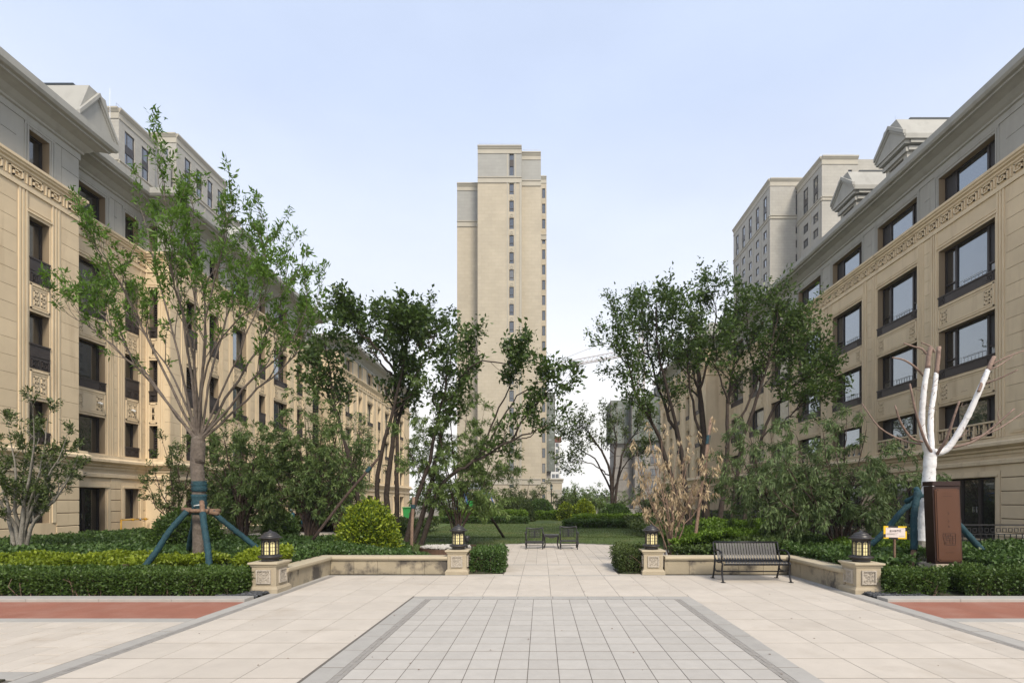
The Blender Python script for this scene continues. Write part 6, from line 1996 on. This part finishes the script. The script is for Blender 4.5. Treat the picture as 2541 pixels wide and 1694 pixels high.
board("hazard_stripe", BLK, nx1 - W * .08, nx1 + .001, nz0 + H * .62, nz0 + H * .92, Ys - .001, bd, .003)
board("paper", PAPER, nx0 + W * .09, nx1 - W * .07, nz0 + H * .11, nz1 - H * .13, Ys - .002, bd, .003)
cu = bpy.data.curves.new("notice_text", 'FONT'); cu.body = "\u82d7\u6728\u5f85\u66f4\u6362"; cu.size = .047; cu.align_x = 'CENTER'; cu.align_y = 'CENTER'; cu.offset = .0008
cu.materials.append(INK)
_t = bpy.data.objects.new("notice_text_curve", cu); C.objects.link(_t)
_me = bpy.data.meshes.new_from_object(_t.evaluated_get(bpy.context.evaluated_depsgraph_get()))
bpy.data.objects.remove(_t)
to = bpy.data.objects.new("notice_text", _me); C.objects.link(to); to.parent = bd
_f = offset(bd); to.location = ((nx0 + nx1) / 2 - _f[0], Ys - .0035 - _f[1], nz0 + H * .60 - _f[2] + tilt * .5); to.rotation_euler = (R(90), 0, 0)
ln = MB()
for zz, a, b_ in ((.40, .12, .62), (.35, .12, .48), (.30, .12, .56), (.22, .66, .90), (.80, .12, .30), (.80, .68, .90)):
    ln.box(nx0 + W * a, nx0 + W * b_, Ys - .004, Ys - .003, nz0 + H * zz + tilt * a, nz0 + H * zz + .0035 + tilt * a)
tag(ln.obj("small_print", INK, bd), kind='stuff')

# ---- black iron fence on the right
def fence(label, p, q, zt=.98, step=.16):
    p, q = np.array(p, float), np.array(q, float); L = np.linalg.norm(q - p); n = int(L / step)
    g0, g1 = zg(p[0], p[1]), zg(q[0], q[1])
    o = thing("iron_fence", label, "fence", (p[0], p[1], g0))
    P = lambda t, z: (p[0] + (q[0] - p[0]) * t, p[1] + (q[1] - p[1]) * t, z)
    d = (q - p) / L; fr = Frame(p[0], p[1], (d[0], d[1]), (d[1], -d[0]))
    for nm, z, th, w in (("top_rail", zt, .035, .03), ("middle_rail", zt - .24, .02, .02), ("bottom_rail", .34, .022, .02)):
        MB().fbox(fr, 0, L, z, z + th, -w, w).obj(nm, BLACKM, o)
    for i in range(n + 1):
        u = L * i / n
        fpiece if False else None
        if i % 14 == 0:
            MB().fbox(fr, u - .03, u + .03, .1, zt + .10, -.03, .03).obj("post", BLACKM, o)
            MB().lathe([(.035, 0), (.045, .03), (.03, .07), (.004, .1)], (*P(u / L, zt + .10)[:2], zt + .10), 8).obj("finial", BLACKM, o)
    k = 0; me = None
    for i in range(n):
        u = L * (i + .5) / n
        if me is None:
            me = MB().box(-.009, .009, -.009, .009, 0, zt - .24 - .36).mesh("baluster"); me.materials.append(BLACKM)
        if k < 290:
            b_ = bpy.data.objects.new("baluster", me); C.objects.link(b_); b_.parent = o
            x, y, z = P(u / L, .36); f = offset(o); b_.location = (x - f[0], y - f[1], z - f[2]); k += 1
    fr_ = MB()
    for i in range(n):
        u = L * i / n; w = L / n
        fr_.fbox(fr, u + w * .2, u + w * .8, zt - .18, zt - .165, -.006, .006); fr_.fbox(fr, u + w * .2, u + w * .8, zt - .08, zt - .065, -.006, .006)
        fr_.fbox(fr, u + w * .2 - .006, u + w * .2 + .006, zt - .17, zt - .07, -.006, .006); fr_.fbox(fr, u + w * .8 - .006, u + w * .8 + .006, zt - .17, zt - .07, -.006, .006)
    tag(fr_.obj("scroll_work", BLACKM, o), kind='stuff')
    return o
fence("black iron fence crossing behind the brown pylon at the right edge", (9.05, 13.9), (15.0, 13.9), 1.0)
fence("black iron fence running back behind the bushes on the right", (9.0, 30), (9.0, 14.0), 1.0, .2)

# ---- bare poles propping trees
def prop(label, p, q, r, m):
    c = bez([np.array(p), (np.array(p) + np.array(q)) / 2 + RNG.normal(size=3) * .03, np.array(q)], 8)
    o = thing("tree_prop", label, "pole", tuple(q))
    MB().tube(c, list(np.linspace(r * .85, r, 9)), 8).obj("pole", m, o, True)
    tag(MB().tube([c[1], c[1] + (c[2] - c[1]) * .5], r * 1.25, 8).obj("tie", TEAL, o), None)
    return o
prop("dark bare pole leaning right from the pale narrow leaved tree onto the lawn", site(1095, 1140, 20.5), (lambda s: (s[0], s[1], zg(s[0], s[1])))(site(1158, 1226, 22)), .055, BARK_DARK)
prop("reddish bare pole slanting up from the low forked peach tree", site(870, 1050, 15.2), site(718, 1238, 14.4), .045, BARK_RED)
prop("pale peeled pole standing beside the dead shrub", site(1633, 960, 15), (lambda s: (s[0], s[1], zg(s[0], s[1])))(site(1590, 1245, 14.2)), .05, BARK_PALE)
prop("thin upright wooden stake in front of the dark leaning trunks", site(950, 1140, 16), (lambda s: (s[0], s[1], zg(s[0], s[1])))(site(945, 1255, 16)), .055, BARK_PALE)
rb = thing("junction_box", "small rusty box on a post among the golden shrubs on the left", "box", (*site(285, 1308, 9.85)[:2], .2))
q = site(285, 1303, 9.85)
MB().box(q[0] - .05, q[0] + .05, 9.82, 9.90, q[2] - .03, q[2] + .07).obj("box", RUST, rb, bevel=.006); MB().tube([(q[0], 9.86, 0), (q[0], 9.86, q[2])], .015, 6).obj("post", RUST, rb)

# ---- yellow gas pipe on the left building
GASY = mat("gas_pipe_yellow", (.50, .27, .02), .5, var=.15, scale=12)
gp = thing("gas_pipe", "yellow gas pipe with valves at the foot of the left building", "pipe", (-17.6, 21.5, .2))
gx = -17.72
MB().tube([(gx, 21.72, -.05), (gx, 21.72, .86)], .03, 8).obj("riser", GASY, gp, True)
MB().tube([(gx, 21.68, .86), (gx, 23.2, .86)], .026, 8).obj("run", GASY, gp, True)
for y in (22.35, 22.75, 23.05):
    MB().lathe([(.05, -.05), (.06, 0), (.05, .05)], (gx, y, .86), 10).obj("valve", GASY if y != 22.75 else ZINC, gp)
MB().box(gx - .015, gx + .015, 22.5, 22.7, .89, .91).obj("lever", RUST, gp)
for y in (21.72,): MB().lathe([(.045, -.02), (.05, .02)], (gx, y, .40), 10).obj("flange", GASY, gp)

# ---- electric scooter beside the bush
SCB = mat("scooter_blue", (.015, .12, .22), .3); SCD = mat("scooter_dark", (.018, .02, .024), .5); SCR = mat("scooter_orange", (.10, .045, .03), .5)
sx, sy, sz = -10.55, 22.6, .262
sc = thing("motor_scooter", "small blue and black scooter parked on the white side path behind the peach tree", "scooter", (sx, sy, sz))
def wheel(x):
    w = MB(); n = 20
    for (R0, r0, m, nm) in ((.20, .05, SCD, "wheel"),):
        vs, fs = [], []
        for i in range(n):
            a = 2 * math.pi * i / n
            for j in range(8):
                b_ = 2 * math.pi * j / 8
                rr = R0 + r0 * math.cos(b_)
                vs.append((x + rr * math.cos(a), sy + r0 * math.sin(b_), sz + .25 + rr * math.sin(a)))
        for i in range(n):
            for j in range(8): fs.append((i * 8 + j, ((i + 1) % n) * 8 + j, ((i + 1) % n) * 8 + (j + 1) % 8, i * 8 + (j + 1) % 8))
        o = w.add(vs, fs).obj(nm, m, sc, True)
    h = MB()
    for i in range(6):
        a = math.pi * i / 3; h.tube([(x, sy, sz + .25), (x + .18 * math.cos(a), sy, sz + .25 + .18 * math.sin(a))], .012, 5)
    h.obj("rim", ZINC, o)
wheel(sx - .55); wheel(sx + .55)
MB().tube(bez([(sx - .55, sy, sz + .25), (sx - .47, sy, sz + .55), (sx - .38, sy, sz + .95)], 8), .035, 8).obj("fork", SCD, sc, True)
MB().tube(bez([(sx - .48, sy, sz + .42), (sx - .42, sy, sz + .65), (sx - .36, sy, sz + .88)], 8), [.09, .13, .15, .16, .15, .13, .12, .1, .08], 10).obj("front_shield", SCB, sc, True)
MB().box(sx - .36, sx + .14, sy - .14, sy + .14, sz + .28, sz + .36).obj("footboard", SCD, sc, bevel=.02)
MB().tube(bez([(sx + .08, sy, sz + .38), (sx + .25, sy, sz + .52), (sx + .55, sy, sz + .58), (sx + .75, sy, sz + .56)], 10), [.10, .15, .18, .19, .19, .18, .17, .15, .13, .10, .05], 10).obj("rear_body", SCB, sc, True)
MB().tube(bez([(sx + .12, sy, sz + .74), (sx + .4, sy, sz + .78), (sx + .72, sy, sz + .80)], 8), [.06, .1, .11, .11, .11, .11, .1, .09, .05], 10).obj("seat", SCD, sc, True)
MB().box(sx + .62, sx + .95, sy - .17, sy + .17, sz + .82, sz + 1.06).obj("top_box", SCR, sc, bevel=.04)
MB().tube([(sx - .38, sy - .30, sz + 1.02), (sx - .38, sy, sz + .97), (sx - .38, sy + .30, sz + 1.02)], .02, 8).obj("handlebar", SCD, sc, True)
MB().lathe([(.02, -.06), (.08, -.04), (.09, 0), (.05, .06)], (sx - .44, sy, sz + .98), 12).obj("headlight", ZINC, sc, True)
for s in (-1, 1):
    MB().tube([(sx - .38, sy + s * .24, sz + 1.02), (sx - .42, sy + s * .30, sz + 1.16)], .008, 5).obj("mirror_stem", SCD, sc)
    MB().lathe([(.055, -.008), (.06, 0), (.055, .008)], (sx - .42, sy + s * .32, sz + 1.19), 10).obj("mirror", SCD, sc)

# ---- green bin
GRN = mat("bin_green", (.03, .24, .06), .45)
x, y = -8.5, 33.0
bi = thing("wheelie_bin", "bright green bin on the side path between the dark trunks", "bin", (x, y, .27))
MB().add([(x - .24, y - .24, .33), (x + .24, y - .24, .33), (x + .24, y + .24, .33), (x - .24, y + .24, .33), (x - .31, y - .31, 1.22), (x + .31, y - .31, 1.22), (x + .31, y + .31, 1.22), (x - .31, y + .31, 1.22)],
         [(3, 2, 1, 0), (4, 5, 6, 7), (0, 1, 5, 4), (1, 2, 6, 5), (2, 3, 7, 6), (3, 0, 4, 7)]).obj("body", GRN, bi, bevel=.02)
MB().box(x - .34, x + .34, y - .36, y + .33, 1.225, 1.29).obj("lid", GRN, bi, bevel=.02)
for s in (-1, 1): MB().tube([(x + s * .26, y + .24, .37), (x + s * .32, y + .24, .37)], .10, 12).obj("wheel", SCD, bi)
# ---- playground frame behind the trees
px, pyy = -5.6, 42.0
pg = thing("playground_frame", "blue and green playground swing and slide frame half hidden behind the pale leaved tree", "play equipment", (px, pyy, 0))
PB = mat("play_blue", (.03, .09, .24), .45); PG = mat("play_green", (.03, .25, .05), .45); PR = mat("play_grey_roof", (.26, .30, .31), .5)
for s in (-1, 1):
    MB().tube([(px - 1.0 + s * .9, pyy - .5, 0), (px - .6, pyy, 2.3)], .06, 8).obj("swing_leg", PB, pg); MB().tube([(px + 1.4 + s * .9, pyy - .5, 0), (px + 1.4, pyy, 2.3)], .06, 8).obj("swing_leg", PB, pg)
MB().tube([(px - .6, pyy, 2.3), (px + 1.4, pyy, 2.3)], .06, 8).obj("crossbar", PB, pg)
MB().box(px - .9, px + .6, pyy + 1.0, pyy + 2.6, 2.7, 3.1).obj("roof", PR, pg, bevel=.03); MB().box(px - .9, px + .6, pyy + 1.0, pyy + 2.6, 3.102, 3.2).obj("roof_rim", WHITE, pg)
for a in (-.8, .5):
    for b_ in (1.1, 2.5): MB().tube([(px + a, pyy + b_, 0), (px + a, pyy + b_, 2.7)], .05, 8).obj("post", PR, pg)
MB().box(px - .7, px + .4, pyy + 1.1, pyy + 1.16, .9, 1.7).obj("panel", PG, pg)
for u in (.1, .8):
    for d in (-.16, .16): MB().tube([(px + u + d, pyy, 2.3), (px + u + d, pyy, .7)], .012, 5).obj("chain", ZINC, pg)
    MB().box(px + u - .2, px + u + .2, pyy - .1, pyy + .1, .66, .70).obj("swing_seat", mat("play_yellow", (.55, .38, .08), .5), pg)

# ---- path lamps
def lamp(label, x, y, h, z=0.0):
    o = thing("path_lamp", label, "lamp post", (x, y, z), "slim dark path lamps")
    MB().tube([(x, y, z), (x, y, z + h - .3)], .045, 8).obj("post", BLACKM, o)
    MB().lathe([(.10, 0), (.10, .05), (.05, .08)], (x, y, z), 12).obj("base", BLACKM, o)
    MB().lathe([(.05, 0), (.10, .03), (.13, .05), (.13, .08)], (x, y, z + h - .36), 8).obj("collar", BLACKM, o)
    MB().lathe([(.085, 0), (.11, .28)], (x, y, z + h - .28), 8).obj("lamp_glass", mat("lamp_glass_dull", (.20, .26, .27), .2), o)
    MB().lathe([(.16, 0), (.15, .03), (.06, .13), (.015, .19), (.004, .22)], (x, y, z + h), 8).obj("lamp_roof", BLACKM, o)
lamp("slim dark path lamp before the gatehouse at the end of the lawn", .95, 48, 3.1)
lamp("slim dark path lamp by the left building behind the bare slanting pole", -9.4, 25.4, 2.9, .2)

# ---- litter on the paving
m = MB()
for k in range(90):
    x, y = RNG.uniform(-4.5, 5.3), RNG.uniform(4.3, 11.3)
    a = RNG.uniform(0, 6.28); L = RNG.uniform(.008, .03); w = L * RNG.uniform(.2, .5)
    d, n_ = np.array([math.cos(a), math.sin(a)]), np.array([-math.sin(a), math.cos(a)])
    m.add([(x, y, .003), (x + d[0] * L * .5 + n_[0] * w, y + d[1] * L * .5 + n_[1] * w, .008), (x + d[0] * L, y + d[1] * L, .004), (x + d[0] * L * .5 - n_[0] * w, y + d[1] * L * .5 - n_[1] * w, .009)], [(0, 1, 2, 3)])
tag(m.obj("leaf_litter", POLE), kind='stuff')

hz = MB().box(-705, 705, -65, 1005, -2.2, 71).obj("haze", STONE, kind='stuff')
hm = bpy.data.materials.new("haze_air"); hm.use_nodes = True
hn = hm.node_tree.nodes; hn.remove(hn["Principled BSDF"])
pv = hn.new("ShaderNodeVolumePrincipled"); pv.inputs["Density"].default_value = .00035; pv.inputs["Color"].default_value = (.88, .93, 1, 1)
hm.node_tree.links.new(pv.outputs[0], hn["Material Output"].inputs["Volume"])
hz.data.materials.clear(); hz.data.materials.append(hm)
